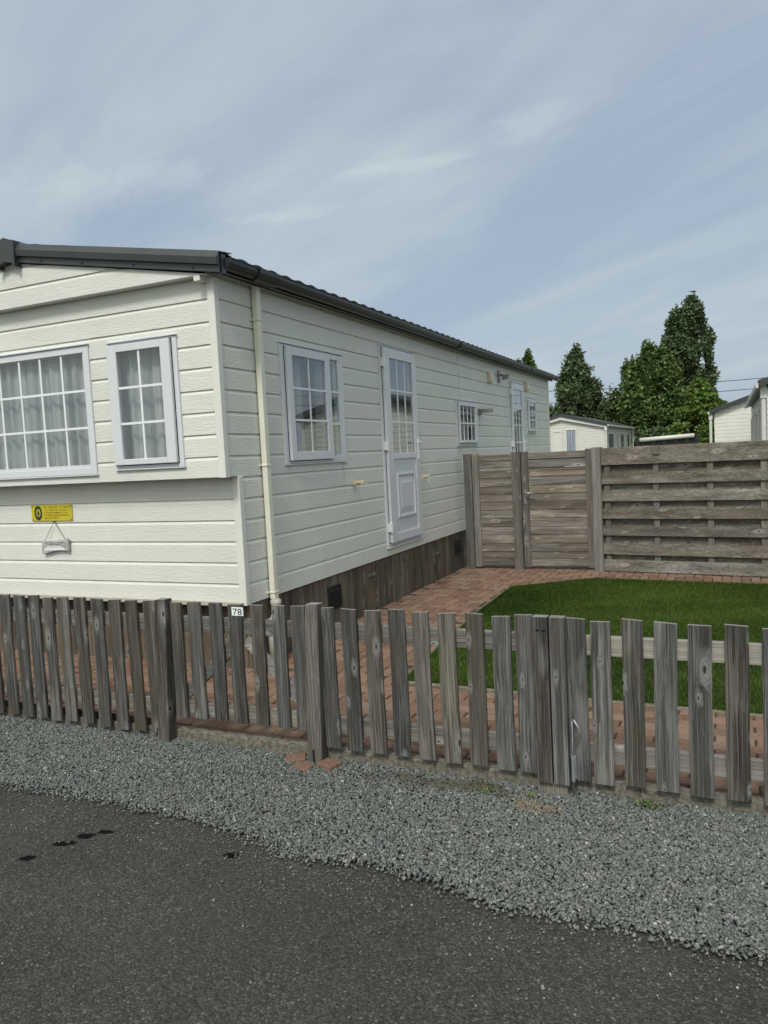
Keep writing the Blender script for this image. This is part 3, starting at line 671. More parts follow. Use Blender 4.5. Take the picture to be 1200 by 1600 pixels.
# side window: casement + fixed light
g=(5.672,6.255,1.675,2.49)
wn=window(S,W_S1,(5.588,6.347,1.60,2.557),g,thirds(g[0],g[1],2),thirds(g[2],g[3],3))
g2=(6.352,6.560,1.632,2.522); mb=MB(); rect_frame(mb,S,(6.30,6.606,1.58,2.572),g2,-.05,.012); mb.build('fixed_light',M['upvc'],wn,bevel=.003)
pane(S,g2,wn,0.0); bars(S,g2,[],thirds(g2[2],g2[3],3),wn,.002)
g=(10.10,10.79,1.765,2.24); window(S,W_S2,(10.075,10.88,1.725,2.285),g,thirds(g[0],g[1],4),[2.003])
g=(14.19,14.655,1.965,2.45); window(S,W_S3,(14.10,14.68,1.92,2.50),g,thirds(g[0],g[1],2),thirds(g[2],g[3],3))
def door(T,fr,leaf,glass,vs,hs,lower):
    mb=MB(); rect_frame(mb,T,fr,inset(fr,.045),-.05,.018); d=mb.build('door',M['upvc'],house,bevel=.004)
    mb=MB(); mb.box(fr[0]-.005,-.01,fr[3]+.002,fr[1]+.005,.028,fr[3]+.010,T); mb.build('drip_rail',M['upvc'],d,bevel=.002)
    # leaf: stiles, rails, lower panel
    mb=MB()
    mb.box(leaf[0],.019,leaf[2],glass[0],.05,leaf[3],T); mb.box(glass[1],.019,leaf[2],leaf[1],.05,leaf[3],T)
    mb.box(glass[0],.019,glass[3],glass[1],.05,leaf[3],T)
    if lower: mb.box(glass[0],.019,lower[3],glass[1],.05,glass[2],T); mb.box(glass[0],.019,leaf[2],glass[1],.05,lower[2],T)
    else: mb.box(glass[0],.019,leaf[2],glass[1],.05,glass[2],T)
    mb.build('door_leaf',M['upvc'],d,bevel=.005)
    mb=MB(); rect_frame(mb,T,(leaf[0]-.007,leaf[1]+.006,leaf[2]-.006,leaf[3]+.006),inset(leaf,.02),.0165,.0205); mb.build('seal',M['rubber'],d)
    if lower:
        a,b,c,e=lower; mb=MB(); mb.box(a,.015,c,b,.036,e,T)
        p=(a+.07,b-.07,c+.165,e-.16); rect_frame(mb,T,p,inset(p,.022),.0355,.055)
        q=inset(p,.026); q2=inset(q,.085)
        for s_ in range(4):
            c1=[(q[0],q[2]),(q[1],q[2]),(q[1],q[3]),(q[0],q[3])]; c2=[(q2[0],q2[2]),(q2[1],q2[2]),(q2[1],q2[3]),(q2[0],q2[3])]
            t=(s_+1)%4; mb.quad(T(c1[s_][0],.0362,c1[s_][1]),T(c1[t][0],.0362,c1[t][1]),T(c2[t][0],.052,c2[t][1]),T(c2[s_][0],.052,c2[s_][1]))
        mb.quad(T(q2[0],.052,q2[2]),T(q2[1],.052,q2[2]),T(q2[1],.052,q2[3]),T(q2[0],.052,q2[3]))
        mb.build('door_panel',M['upvc'],d,bevel=.002)
    pane(T,glass,d,.033); bars(T,glass,vs,hs,d,.033)
    for k in (.08,.5,.925):
        z=leaf[2]+(leaf[3]-leaf[2])*k; mb=MB(); mb.tube([T(leaf[0]-.008,.05,z-.055),T(leaf[0]-.008,.05,z+.055)],.011,8); mb.box(leaf[0]-.03,.018,z-.045,leaf[0]+.03,.054,z+.045,T); mb.build('hinge',M['whiteplastic'],d)
    z=leaf[2]+.48*(leaf[3]-leaf[2]); mb=MB(); uh=leaf[1]-.045
    mb.box(uh-.018,.05,z-.12,uh+.018,.062,z+.12,T); mb.tube([T(uh,.06,z+.075),T(uh,.10,z+.075),T(uh+.015,.105,z+.075),T(uh-.12+.27*0,.105,z+.075)] if False else [T(uh,.06,z+.075),T(uh,.10,z+.075),T(uh-.11,.104,z+.075)],.010,8)
    mb.build('handle',M['whiteplastic'],d,bevel=.002)
    return d
g=(7.722,8.37,1.628,2.66)
door(S,D1,(7.575,8.49,.652,2.765),g,thirds(g[0],g[1],3),thirds(g[2],g[3],3),(7.722,8.37,.745,1.56))
mb=MB(); mb.box(7.52,.0,.595,8.545,.032,.614,S); mb.build('door_sill',M['upvc'],house,bevel=.003)
g=(12.99,13.58,.80,2.63)
door(S,D2,(12.90,13.70,.652,2.735),g,thirds(g[0],g[1],3),thirds(g[2],g[3],6),None)
# fittings on the side wall
def clip_hook(y,z):
    mb=MB(); mb.box(y-.02,.0,z-.022,y+.02,.02,z+.022,S); mb.tube([S(y,.018,z),S(y,.095,z+.004)],.017,10); mb.box(y-.024,.085,z-.014,y+.024,.12,z+.022,S)
    mb.tube([S(y-.012,.115,z+.012),S(y-.012,.135,z+.020)],.006,6); mb.tube([S(y+.012,.115,z-.004),S(y+.012,.14,z-.02)],.006,6)
    mb.build('door_holdback',M['creamyellow'],house,bevel=.003)
clip_hook(6.80,1.352)
mb=MB(); mb.box(8.515,.05,1.305,8.565,.075,1.36,S); mb.tube([S(8.54,.07,1.335),S(8.54,.13,1.33)],.014,8); mb.box(8.52,.11,1.33,8.565,.15,1.355,S); mb.tube([S(8.54,.12,1.33),S(8.54,.135,1.27)],.008,6); mb.build('door_holdback',M['creamyellow'],house,bevel=.002)
mb=MB(); mb.box(11.05,.0,2.14,11.20,.012,2.235,S); mb.box(11.085,.01,2.17,11.165,.20,2.225,S); mb.build('flue_outlet',M['lampglass'],house,bevel=.004)
for y in (11.70,14.06):
    mb=MB(); mb.box(y-.075,.0,2.66,y+.075,.05,2.82,S); wl=mb.build('wall_lamp',M['creamyellow'],house,bevel=.008)
    mb=MB(); mb.box(y-.05,.05,2.685,y+.05,.062,2.795,S); mb.build('lamp_lens',M['cream'],wl,bevel=.004)
mb=MB(); mb.box(12.19,.0,2.70,12.31,.03,2.88,S); mb.tube([S(12.25,.03,2.82),S(12.25,.10,2.80)],.018,8); fl=mb.build('floodlight',M['lampglass'],house,bevel=.004)
mb=MB(); mb.hexa([S(12.19,.07,2.73),S(12.31,.07,2.73),S(12.31,.15,2.75),S(12.19,.15,2.75),S(12.19,.09,2.80),S(12.31,.09,2.80),S(12.31,.17,2.82),S(12.19,.17,2.82)]); mb.build('lamp_head',M['lampglass'],fl,bevel=.006)

# curtains (hang inside, things of their own)
def curtain(T,u0,u1,z0,z1,n,label,mat='net',waves=8,amp=.024,cat='curtain',edges=None):
    mb=MB(); nu=int((u1-u0)/.008); nz=10; k=len(mb.v); ph=random.uniform(0,9)
    for i in range(nu+1):
        uu=u0+(u1-u0)*i/nu
        for j in range(nz+1):
            z=z0+(z1-z0)*j/nz; q=.6+.4*(1-j/nz)
            d=amp*q*(math.sin(uu*2*PI*waves+ph+1.5*mnoise.noise(Vector((uu*3,j*.12,ph))))+.5*math.sin(uu*2*PI*waves*2.3+ph*2))
            mb.v.append(T(uu,n+d,z))
    for i in range(nu):
        for j in range(nz):
            a=k+i*(nz+1)+j; mb.f.append((a,a+nz+1,a+nz+2,a+1))
    o=mb.build('curtain',M[mat],None,smooth=True,loc=T((u0+u1)/2,n,z0),fix=False); tag(o,label,cat); return o
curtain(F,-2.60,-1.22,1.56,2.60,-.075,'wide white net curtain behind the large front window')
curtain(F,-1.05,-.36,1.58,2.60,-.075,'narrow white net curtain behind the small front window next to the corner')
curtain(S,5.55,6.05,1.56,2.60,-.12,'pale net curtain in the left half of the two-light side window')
curtain(S,6.02,6.22,1.56,2.60,-.15,'tied brown curtain at the middle of the two-light side window','drape',11,.02)
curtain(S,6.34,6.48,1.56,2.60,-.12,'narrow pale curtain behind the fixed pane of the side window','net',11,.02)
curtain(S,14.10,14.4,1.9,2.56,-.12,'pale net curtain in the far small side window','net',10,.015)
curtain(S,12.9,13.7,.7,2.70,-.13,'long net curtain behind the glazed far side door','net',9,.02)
# slatted blind in the small window
bl=thing('window_blind','grey slatted blind behind the small barred side window','blind',S(10.45,-.1,1.7))
mb=MB(); z=1.72
while z<2.30: mb.hexa([S(10.06,-.11,z),S(10.85,-.11,z),S(10.85,-.085,z+.012),S(10.06,-.085,z+.012),S(10.06,-.11,z+.002),S(10.85,-.11,z+.002),S(10.85,-.085,z+.014),S(10.06,-.085,z+.014)]); z+=.026
mb.build('slats',M['lampglass'],bl)

# ------------------------------------------------------------------ signs on the front wall
M['signyellow']=plain('yellow_enamel',(.52,.43,.02),.35,.06,12)
M['signdark']=plain('dark_green_ink',(.02,.045,.02),.5,.1)
M['signink']=plain('olive_ink',(.10,.085,.02),.5,.1)
sg=thing('information_plate','yellow plate with a dark oval tree emblem and rows of small lettering on front wall','sign',(-1.953,HY0,1.19))
T=FR(HY0); a,b_,c,d=-2.192,-1.715,1.187,1.327
mb=MB(); mb.box(a,.003,c,b_,.010,d,T); mb.build('plate',M['signyellow'],sg,bevel=.002)
mb=MB(); cx,cz=a+.082,(c+d)/2
def ring(mb,cx,cz,ro,ri,n0,sx=.72):
    k=32
    for i in range(k):
        t0,t1=2*PI*i/k,2*PI*(i+1)/k
        mb.quad(*[T(cx+sx*rr*math.cos(t),n0,cz+rr*math.sin(t)) for rr,t in ((ri,t0),(ro,t0),(ro,t1),(ri,t1))])
ring(mb,cx,cz,.064,.036,.0115)
mb.poly([T(cx+p,.0115,cz+q) for p,q in ((-.017,-.014),(.017,-.014),(.010,.002),(.014,.002),(.0,.028),(-.014,.002),(-.010,.002))])
mb.box(cx-.003,.011,cz-.028,cx+.003,.0117,cz-.014,T); mb.box(cx-.012,.011,cz-.031,cx+.012,.0117,cz-.028,T)
mb.build('emblem',M['signdark'],sg)
for (px_,pz_) in ((a+.012,c+.012),(a+.012,d-.012),(b_-.012,c+.012),(b_-.012,d-.012)):
    mb=MB(); mb.tube([T(px_,.010,pz_),T(px_,.013,pz_)],.006,8); mb.build('screw',M['signdark'],sg)
def textobj(body,size,T,u0,z0,n,mat,parent,name='lettering',fit=None):
    cu=bpy.data.curves.new('txt','FONT'); cu.body=body; cu.size=size; cu.resolution_u=3
    to=bpy.data.objects.new('txt',cu); COL.objects.link(to); dg=bpy.context.evaluated_depsgraph_get(); me=bpy.data.meshes.new_from_object(to.evaluated_get(dg))
    bpy.data.objects.remove(to); 
    v=np.array([tuple(q.co) for q in me.vertices]); k=1.0
    x0,x1=v[:,0].min(),v[:,0].max()
    if fit: k=fit/(x1-x0)
    off=Vector(parent['_o'])
    for q in me.vertices: q.co=Vector(T(u0+(q.co.x-x0)*k,n,z0+q.co.y))-off
    return link(name,me,mat,parent)
# the plate's lettering is too small to read in the photograph: rows of tiny strokes stand for it
def strokes(rows,name,mat):
    mb=MB()
    for (z,u0,u1,h,gap) in rows:
        uu=u0
        while uu<u1:
            k=random.choice((0,1,2,3)); w_=h*.62
            mb.box(uu,.0102,z,uu+h*.2,.0116,z+h,T)
            if k!=0: mb.box(uu+h*.2,.0102,z+(h*.8 if k!=2 else 0),uu+w_,.0115,z+h*(1 if k!=2 else .2),T)
            if k==3: mb.box(uu+w_-h*.18,.0102,z,uu+w_,.0114,z+h*.8,T)
            uu+=w_+h*gap*(2.2 if random.random()<.15 else 1)
    mb.build(name,mat,sg)
strokes([(1.298,a+.165,b_-.02,.014,1.1),(1.274,a+.165,b_-.04,.015,.9)],'lettering',M['signdark'])
strokes([(1.252,a+.155,b_-.05,.011,.35),(1.230,a+.155,b_-.04,.011,.35),(1.208,a+.155,b_-.16,.011,.35)],'lettering',M['signink'])
# little hanging sign
M['greyink']=plain('grey_ink',(.14,.13,.14),.7,.1)
def whitewood():
    m,nt,b=newmat('whitewashed_wood'); tc=N(nt,'TexCoord').outputs['Object']; n=noi(nt,vm(nt,'MULTIPLY',tc,(6,6,60)),3.0,4,.7)
    L(nt,ramp(nt,n,[(.35,(.16,.16,.15)),(.55,(.45,.46,.45)),(.7,(.62,.63,.63))]),b.inputs['Base Color']); b.inputs['Roughness'].default_value=.8; bump(nt,b,n,.5,.004); return m
M['whitewood']=whitewood()
hg=thing('hanging_sign','small whitewashed driftwood plaque hanging from a cord under the yellow plate','sign',(-1.92,HY0,.92))
mb=MB(); us=np.linspace(-2.075,-1.765,13)
top=[1.018+.016*(u_+1.92)/.155+.005*math.sin(u_*60) for u_ in us]; bot=[.918+.012*math.sin((u_+2.0)*14)+.010*(u_+1.92)/.155 for u_ in us]
mb.prism([(u_,z) for u_,z in zip(us,bot)]+[(u_,z) for u_,z in zip(us[::-1],top[::-1])],lambda p:T(p[0],.012,p[1]),lambda p:T(p[0],.034,p[1]))
bd=mb.build('board',M['whitewood'],hg,bevel=.003)
mb=MB(); mb.poly([T(p,.0355,q) for p,q in ((-2.045,.945),(-2.0,.968),(-1.86,.972),(-1.80,.950),(-1.80,.938),(-2.045,.930))]); mb.build('painted_band',plain('white_paint',(.72,.73,.76),.6,.05),bd)
mb=MB()
for z,u0,u1 in ((1.000,-2.04,-1.81),(.985,-2.02,-1.84),(.957,-1.99,-1.86)):
    uu=u0
    while uu<u1:
        h=random.uniform(.004,.009); mb.box(uu,.0345,z,uu+random.uniform(.004,.012),.0362,z+h*.6,T); uu+=random.uniform(.010,.018)
    mb.build('lettering',M['greyink'],bd); mb=MB()
mb=MB(); mb.tube([T(-2.04,.03,1.010),T(-1.925,.02,1.178)],.0022,5); mb.tube([T(-1.79,.03,1.022),T(-1.918,.02,1.178)],.0022,5); mb.tube([T(-1.9215,.0,1.18),T(-1.9215,.028,1.183)],.005,6)
mb.build('cord',M['black'],hg)

# ------------------------------------------------------------------ picket fence
PY=3.51
def picket_mesh(name,w_,h,t,seedv,top_tilt=.003):
    mb=MB(); n=9; rs=random.Random(seedv); k=0
    bow=rs.uniform(-.004,.004); tt=rs.uniform(-top_tilt,top_tilt)
    for i in range(n+1):
        z=h*i/n; o=bow*math.sin(PI*i/n); wl=w_/2+rs.uniform(-.0012,.0012); wr=w_/2+rs.uniform(-.0012,.0012)
        zl=z+(tt if i==n else 0); zr_=z-(tt if i==n else 0)
        mb.v+=[(-wl+o,0,zl),(wr+o,0,zr_),(wr+o,t,zr_),(-wl+o,t,zl)]
    for i in range(n):
        for j in range(4):
            a=i*4+j; b_=i*4+(j+1)%4; mb.f.append((a,b_,b_+4,a+4))
    mb.f.append((3,2,1,0)); q=n*4; mb.f.append((q,q+1,q+2,q+3))
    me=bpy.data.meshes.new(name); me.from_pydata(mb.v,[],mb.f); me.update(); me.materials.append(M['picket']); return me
def picket_set(w_,h): return [picket_mesh('picket',w_+random.uniform(-.004,.004),h+random.uniform(-.004,.004),.018,random.random()) for _ in range(5)]
def add_pickets(parent,centers,w_,zb,zt=.815,lean=0):
    ms=picket_set(w_,zt-zb); last=None
    for i,x in enumerate(centers):
        o=link('picket',ms[i%5],None,parent,bevel=.0022,loc=(x,PY+random.uniform(-.002,.002),zb+random.uniform(-.005,.005)))
        o.rotation_euler=(random.uniform(-.004,.004),lean+random.uniform(-.007,.007),random.uniform(-.01,.01)); last=o
def rails(parent,x0,x1,zs=((.132,.222),(.638,.728)),mat='railgrey'):
    for a,b_ in zs:
        mb=MB(); mb.box(x0,PY+.021,a,x1,PY+.055,b_); mb.build('rail',M[mat],parent,bevel=.003)
def post(name,label,x0,x1,y0,y1,zb,zt,lean,mat='picket'):
    o=thing(name,label,'post',((x0+x1)/2,(y0+y1)/2,zb),'square posts of the picket fence')
    mb=MB(); n=7
    for i in range(n+1):
        z=zb+(zt-zb)*i/n; d=lean*i/n; r_=lambda:random.uniform(-.002,.002)
        e=.006 if i==n else 0
        mb.v+=[(x0+d+r_()+e,y0+r_()+e,z),(x1+d+r_()-e,y0+r_()+e,z+ (.004 if i==n else 0)),(x1+d+r_()-e,y1+r_()-e,z),(x0+d+r_()+e,y1+r_()-e,z)]
    for i in range(n):
        for j in range(4):
            a=i*4+j; b_=i*4+(j+1)%4; mb.f.append((a,b_,b_+4,a+4))
    mb.f.append((3,2,1,0)); q=n*4; mb.f.append((q,q+1,q+2,q+3))
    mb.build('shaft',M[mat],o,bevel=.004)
    return o
post('fence_post','leaning weathered square post between the left picket fence and the gate numbered 78',.268,.350,3.468,3.545,-.12,.832,.050)
pb=post('fence_post','square post split at its foot, standing among loose bricks beside the gate',1.297,1.380,3.466,3.545,-.12,.838,.032)
mb=MB(); mb.box(1.331,3.4645,-.06,1.345,3.468,.05); mb.build('split',M['black'],pb)
lf=thing('picket_fence','left run of grey weathered pickets in front of the caravan, close to the gravel','picket fence',(-1.2,PY,0))
cs=[.242,.105,-.031,-.175,-.315,-.458,-.589,-.715,-.845,-.979]; x=-.979
while x>-3.4: x-=.138; cs.append(x)
add_pickets(lf,cs,.088,.010,.815,.0); rails(lf,-3.5,.268)
mb=MB(); mb.box(-3.5,PY+.06,-.1,.26,PY+.085,.075); mb.build('gravel_board',M['skirt'],lf,bevel=.003)
gt=thing('picket_gate','small picket gate with a white number 78 plate hanging above the concrete kerb','gate',(.85,PY,.1))
add_pickets(gt,[.435,.568,.712,.850,.992,1.133,1.262],.085,.127,.815,.004); rails(gt,.385,1.30)
mb=MB()
def brace(x0,z0,x1,z1,w_=.07):
    d=Vector((x1-x0,0,z1-z0)).normalized(); p=Vector((-d.z,0,d.x))*w_/2
    q=[Vector((x0,0,z0))-p,Vector((x1,0,z1))-p,Vector((x1,0,z1))+p,Vector((x0,0,z0))+p]
    mb=MB(); mb.prism([(v_.x,v_.z) for v_ in q],lambda s_:(s_[0],PY+.024,s_[1]),lambda s_:(s_[0],PY+.05,s_[1])); return mb
brace(.44,.255,.86,.61).build('brace',M['railgrey'],gt,bevel=.003); brace(1.27,.255,.90,.61).build('brace',M['rail'],gt,bevel=.003)
pl=MB(); pl.box(.838,PY-.005,.752,.914,PY-.001,.800); npx=pl.build('number_plate',plain('white_plate',(.78,.79,.80),.3,.02),gt)
textobj('78',.052,FR(PY),.846,.757,.0062,M['black'],npx,'digits',fit=.060)
cf=thing('picket_fence','middle run of tall grey weathered pickets between the two posts, brick paving behind','picket fence',(1.95,PY,0))
add_pickets(cf,[1.438,1.568,1.705,1.837,1.977,2.114,2.249,2.388,2.497],.090,.054,.815,.0); rails(cf,1.39,2.55)
mp=thing('gate_post','double post of two thick boards on a short stub in the gravel','post',(2.61,PY,-.05))
for x0,x1 in ((2.552,2.622),(2.628,2.699)):
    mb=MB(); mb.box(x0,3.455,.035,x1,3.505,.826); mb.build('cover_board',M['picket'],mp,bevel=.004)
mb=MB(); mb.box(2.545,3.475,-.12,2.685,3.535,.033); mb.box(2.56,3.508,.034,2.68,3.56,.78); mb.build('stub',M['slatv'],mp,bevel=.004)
for x in (2.574,2.604):
    mb=MB(); mb.tube([(x,3.4545,.758),(x,3.462,.762)],.0095,8); mb.build('screw_hole',M['black'],mp)
df=thing('picket_fence','right run of wide grey pickets in front of the lawn, edge-bolted to the double post','picket fence',(3.9,PY,0))
cs=[2.742,2.848,2.986,3.125,3.268,3.413,3.556]
while cs[-1]<5.2: cs.append(cs[-1]+.1425)
add_pickets(df,cs,.093,.042,.808,.0); rails(df,2.70,5.3,mat='rail')
mb=MB(); mb.box(2.703,3.488,.06,2.727,3.498,.17); mb.tube([(2.714,3.480,.05),(2.714,3.480,.165)],.0095,10); bt=mb.build('drop_bolt',M['galv'],df,bevel=.002)
mb=MB(); mb.tube([(2.714,3.480,-.03),(2.714,3.480,.338),(2.717,3.478,.345),(2.726,3.472,.345),(2.746,3.463,.318),(2.748,3.463,.300),(2.728,3.468,.245)],.0042,8); mb.build('bolt_rod',M['galv'],bt,smooth=True)
# loose bricks round the post
for (x,y,rz,lab,dz) in ((1.215,3.48,.5,'loose tan half brick in the gravel left of the split post',0),(1.30,3.405,-.1,'loose sandy half brick in the gravel in front of the split post',-.01),(1.435,3.455,-.35,'loose orange-red half brick in the gravel right of the split post',.004)):
    mb=MB(); mb.box(-.055,-.045,-.03,.055,.045,.012)
    o=mb.build('loose_brick',M['brick'],None,bevel=.005,loc=(0,0,0)); o.location=(x,y,-.018+dz); o.rotation_euler=(.03,-.02,rz); tag(o,lab,'brick')
# weeds in the gravel
mb=MB()
for (x,y) in ((2.33,3.36),(2.36,3.42),(2.30,3.40),(3.04,3.48),(3.06,3.46),(2.52,3.42)):
    for k in range(16):
        a=random.uniform(0,2*PI); l=random.uniform(.010,.030); p=Vector((x+random.gauss(0,.015),y+random.gauss(0,.012),-.022)); d=Vector((math.cos(a),math.sin(a),.7))*l; s_=Vector((-math.sin(a),math.cos(a),0))*l*.25
        mb.poly([p,p+d*.5+s_,p+d,p+d*.5-s_])
stuff(tag(mb.build('weeds',M['leafmid'],None,fix=False),'small green weeds sprouting in the gravel near the double post','weeds'))

# ------------------------------------------------------------------ privacy fence and gate at the back
BZs=[(1.462,1.545),(1.350,1.455),(1.232,1.335),(1.118,1.226),(1.011,1.112),(.905,1.005),(.799,.899),(.687,.793),(.577,.681),(.470,.571),(.354,.464),(.241,.348),(.149,.235),(.045,.143)]
BY=10.0
def board(mb,x0,x1,z0,z1,y0,y1,T=None):
    if T is None: mb.box(x0,y0,z0,x1,y1,z1)
    else: mb.box(x0,y0,z0,x1,y1,z1,T)
pp=thing('privacy_fence','narrow grey board fence fixed between the caravan wall and the tall gate','fence',(.43,BY,0))
mb=MB(); mb.box(.10,BY-.05,-.05,.212,BY+.06,1.572); mb.build('post',M['slatv'],pp,bevel=.005)
mb=MB(); mb.box(.216,BY-.03,.03,.308,BY+.02,1.562); mb.build('stile',M['slatv'],pp,bevel=.004)
mb=MB()
for k,(a,b_) in enumerate(BZs):
    mb.box(.309,BY-.012,a,.764,BY+.010,b_)
    if k!=1: mb.box(.312,BY+.0105,a-.02,.762,BY+.016,a+.02)
mb.build('boards',M['slat'],pp,bevel=.002)
mb=MB(); mb.box(.765,BY-.055,-.05,.884,BY+.06,1.572); mb.build('post',M['slatv'],pp,bevel=.005)
tg=thing('privacy_gate','tall grey board gate with a steel lever handle leading behind the caravan','gate',(1.35,BY,.03))
for a,b_ in ((.892,.982),(1.724,1.812)):
    mb=MB(); mb.box(a,BY-.03,.035,b_,BY+.02,1.565); mb.build('stile',M['slatv'],tg,bevel=.004)
mb=MB()
for k,(a,b_) in enumerate(BZs): mb.box(.983,BY-.012-(.012 if k==0 else 0),a,1.723,BY+.010,b_); (k!=1) and mb.box(.985,BY+.0105,a-.02,1.721,BY+.016,a+.02); (k==1) and mb.box(.985,BY+.0105,a-.02,1.45,BY+.016,a+.02)
mb.build('boards',M['slat'],tg,bevel=.002)
mb=MB(); mb.box(.922,BY-.040,.872,.950,BY-.030,1.055); h=mb.build('handle_plate',M['steel'],tg,bevel=.002)
mb=MB(); mb.tube([(.936,BY-.038,1.02),(.936,BY-.085,1.02),(.95,BY-.09,1.02),(1.065,BY-.09,1.018)],.010,8); mb.build('lever',M['steel'],h,smooth=True)
mb=MB(); mb.tube([(.936,BY-.0405,.925),(.936,BY-.045,.925)],.009,8); mb.build('lock_cylinder',M['galv'],h)
# long overlapping-board fence, turned slightly towards the viewer
o0=Vector((1.935,9.93,0)); ang=-R(8.5); ca,sa=math.cos(ang),math.sin(ang)
TF=lambda a,n_,z:(o0.x+a*ca+n_*sa*-1, o0.y+a*sa+n_*ca, z)     # a along, n_ towards the back
bf=thing('board_fence','long grey fence of overlapping horizontal boards behind the lawn','fence',tuple(o0))
mb=MB(); mb.box(-.115,-.055,-.05,-.002,.06,1.575,TF); mb.build('post',M['slatv'],bf,bevel=.005)
LEN=4.6
front=[(1.335,1.55),(1.098,1.228),(.880,1.002),(.660,.783),(.448,.562),(.211,.348),(.0,.142)]
for i,(a,b_) in enumerate(front):
    mb=MB(); mb.box(.0,-.030,a+.012,LEN,-.008,b_+.012,TF); mb.build('front_board',M['slat'],bf,bevel=.002)
zs=1.545
rear=[(1.19,1.40),(.965,1.135),(.745,.915),(.530,.69),(.31,.48),(.10,.245)]
for a,b_ in rear:
    mb=MB(); mb.box(.0,.034,a,LEN,.056,b_,TF); mb.build('rear_board',M['slat'],bf,bevel=.002)
for xx in (.06,.655,1.27,1.84,2.45,3.05,3.65,4.25):
    mb=MB(); mb.box(xx-.035,-.007,.02,xx+.035,.033,1.54,TF); mb.build('batten',M['slatv'],bf,bevel=.002)
mb=MB(); mb.box(.625,-.05,1.455,.705,-.031,1.558,TF); mb.build('joint_block',M['slatv'],bf,bevel=.002)

# ------------------------------------------------------------------ background caravans
M['farcream']=plain('far_cream_cladding',(.70,.69,.64),.5,.04,3)
M['farwhite']=plain('far_white_cladding',(.60,.59,.555),.5,.04,3)
def simple_caravan(label,x0,x1,y0,y1,ze,zr_,mat,wins=(),sidewins=(),side='R',pipe=None,ped=True,verge_h=.16,doors=()):
    c=thing('static_caravan',label,'caravan',((x0+x1)/2,(y0+y1)/2,0)); xr=(x0+x1)/2; sl=(zr_-ze)/(xr-x0)
    mb=MB(); siding(mb,FR(y0),x0,x1,.45,zr_-.02,[],base=.45,pitch=.15,uL=lambda z:x0 if z<ze else x0+(z-ze)/sl,uR=lambda z:x1 if z<ze else x1-(z-ze)/sl,dep=.02)
    mb.build('front_wall',mat,c,fix=False)
    mb=MB(); siding(mb,SD(x1),y0,y1,.45,ze,[],base=.45,pitch=.15,dep=.02); mb.build('side_wall',mat,c,fix=False)
    mb=MB(); siding(mb,SDL(x0),y0,y1,.45,ze,[],base=.45,pitch=.15,dep=.02); mb.build('side_wall',mat,c,fix=False)
    mb=MB(); mb.poly([(x0,y1,.45),(x1,y1,.45),(x1,y1,ze),(xr,y1,zr_),(x0,y1,ze)]); mb.build('rear_wall',mat,c)
    mb=MB(); mb.box(x0+.05,y0+.05,-.07,x1-.05,y1-.05,.45); mb.build('skirting',M['skirt'],c)
    mb=MB(); ov=.18
    for s in (0,1):
        xe=x0-ov if s==0 else x1+ov; zz=ze-sl*ov
        mb.hexa([(xe,y0-.22,zz),(xr,y0-.22,zr_),(xr,y1+.1,zr_),(xe,y1+.1,zz),(xe,y0-.22,zz+verge_h),(xr,y0-.22,zr_+verge_h),(xr,y1+.1,zr_+verge_h),(xe,y1+.1,zz+verge_h)])
    mb.build('roof',M['anthracite'],c)
    if ped:
        mb=MB()
        zb=ze-.05
        mb.prism([(x0-.1,ze-sl*.1-.12),(xr,zr_-.2),(x1+.1,ze-sl*.1-.12),(x1+.1,ze-sl*.1-.01),(xr,zr_-.005),(x0-.1,ze-sl*.1-.01)],lambda p:(p[0],y0-.16,p[1]),lambda p:(p[0],y0-.12,p[1])); mb.build('bargeboard',M['farwhite'],c)
    for s,xx in ((-1,x0-ov-.06),(1,x1+ov)):
        mb=MB(); zz=ze-sl*ov; mb.box(xx,y0-.2,zz-.02,xx+.06,y1,zz+.09); mb.build('gutter',M['farwhite'],c)
    def put(T,lst,name):
        for (a,b_,z0_,z1_,cur) in lst:
            mb=MB(); rect_frame(mb,T,(a,b_,z0_,z1_),inset((a,b_,z0_,z1_),.07),.0,.05); wn=mb.build(name,M['farwhite'],c)
            mb=MB(); mb.quad(T(a+.05,.02,z0_+.05),T(b_-.05,.02,z0_+.05),T(b_-.05,.02,z1_-.05),T(a+.05,.02,z1_-.05)); mb.build('pane',{0:M['darkpane'],1:M['greypane'],2:M['farwhite']}[cur],wn)
    put(FR(y0),wins,'window'); put(FR(y0),doors,'door'); put(SD(x1) if side=='R' else SDL(x0),sidewins,'window')
    for (px_,py_) in (pipe or ()):
        mb=MB(); mb.tube([(px_,py_,.1),(px_,py_,ze-.05)],.055,8); mb.box(px_-.07,py_-.07,ze-.3,px_+.07,py_+.07,ze+.02); mb.build('downpipe',M['farwhite'],c)
    return c
M['darkpane']=plain('dark_glazing',(.06,.07,.08),.05,.2,2,spec=1.0)
def stripepane():
    m,nt,b=newmat('curtained_glazing'); tc=N(nt,'TexCoord').outputs['Object']
    n=noi(nt,vm(nt,'MULTIPLY',tc,(9,9,.3)),1.0,3,.6); L(nt,ramp(nt,n,[(.35,(.10,.12,.16)),(.65,(.30,.34,.40))]),b.inputs['Base Color']); b.inputs['Roughness'].default_value=.08; return m
M['greypane']=stripepane()
simple_caravan('distant white caravan with a curtained window and door, seen past the cream caravan corner',-7.9,-3.0,45,58,2.72,3.36,M['farwhite'],
   wins=((-5.22,-4.58,.9,2.62,1),),doors=((-5.95,-5.40,.5,2.55,2),),sidewins=((46.0,48.5,.9,2.3,1),(49.6,50.3,.6,2.3,0),(51.5,53.5,1.0,2.3,1),(55,56.5,1.0,2.3,0)),side='R',pipe=((-2.93,44.9),(-2.9,58.0)))
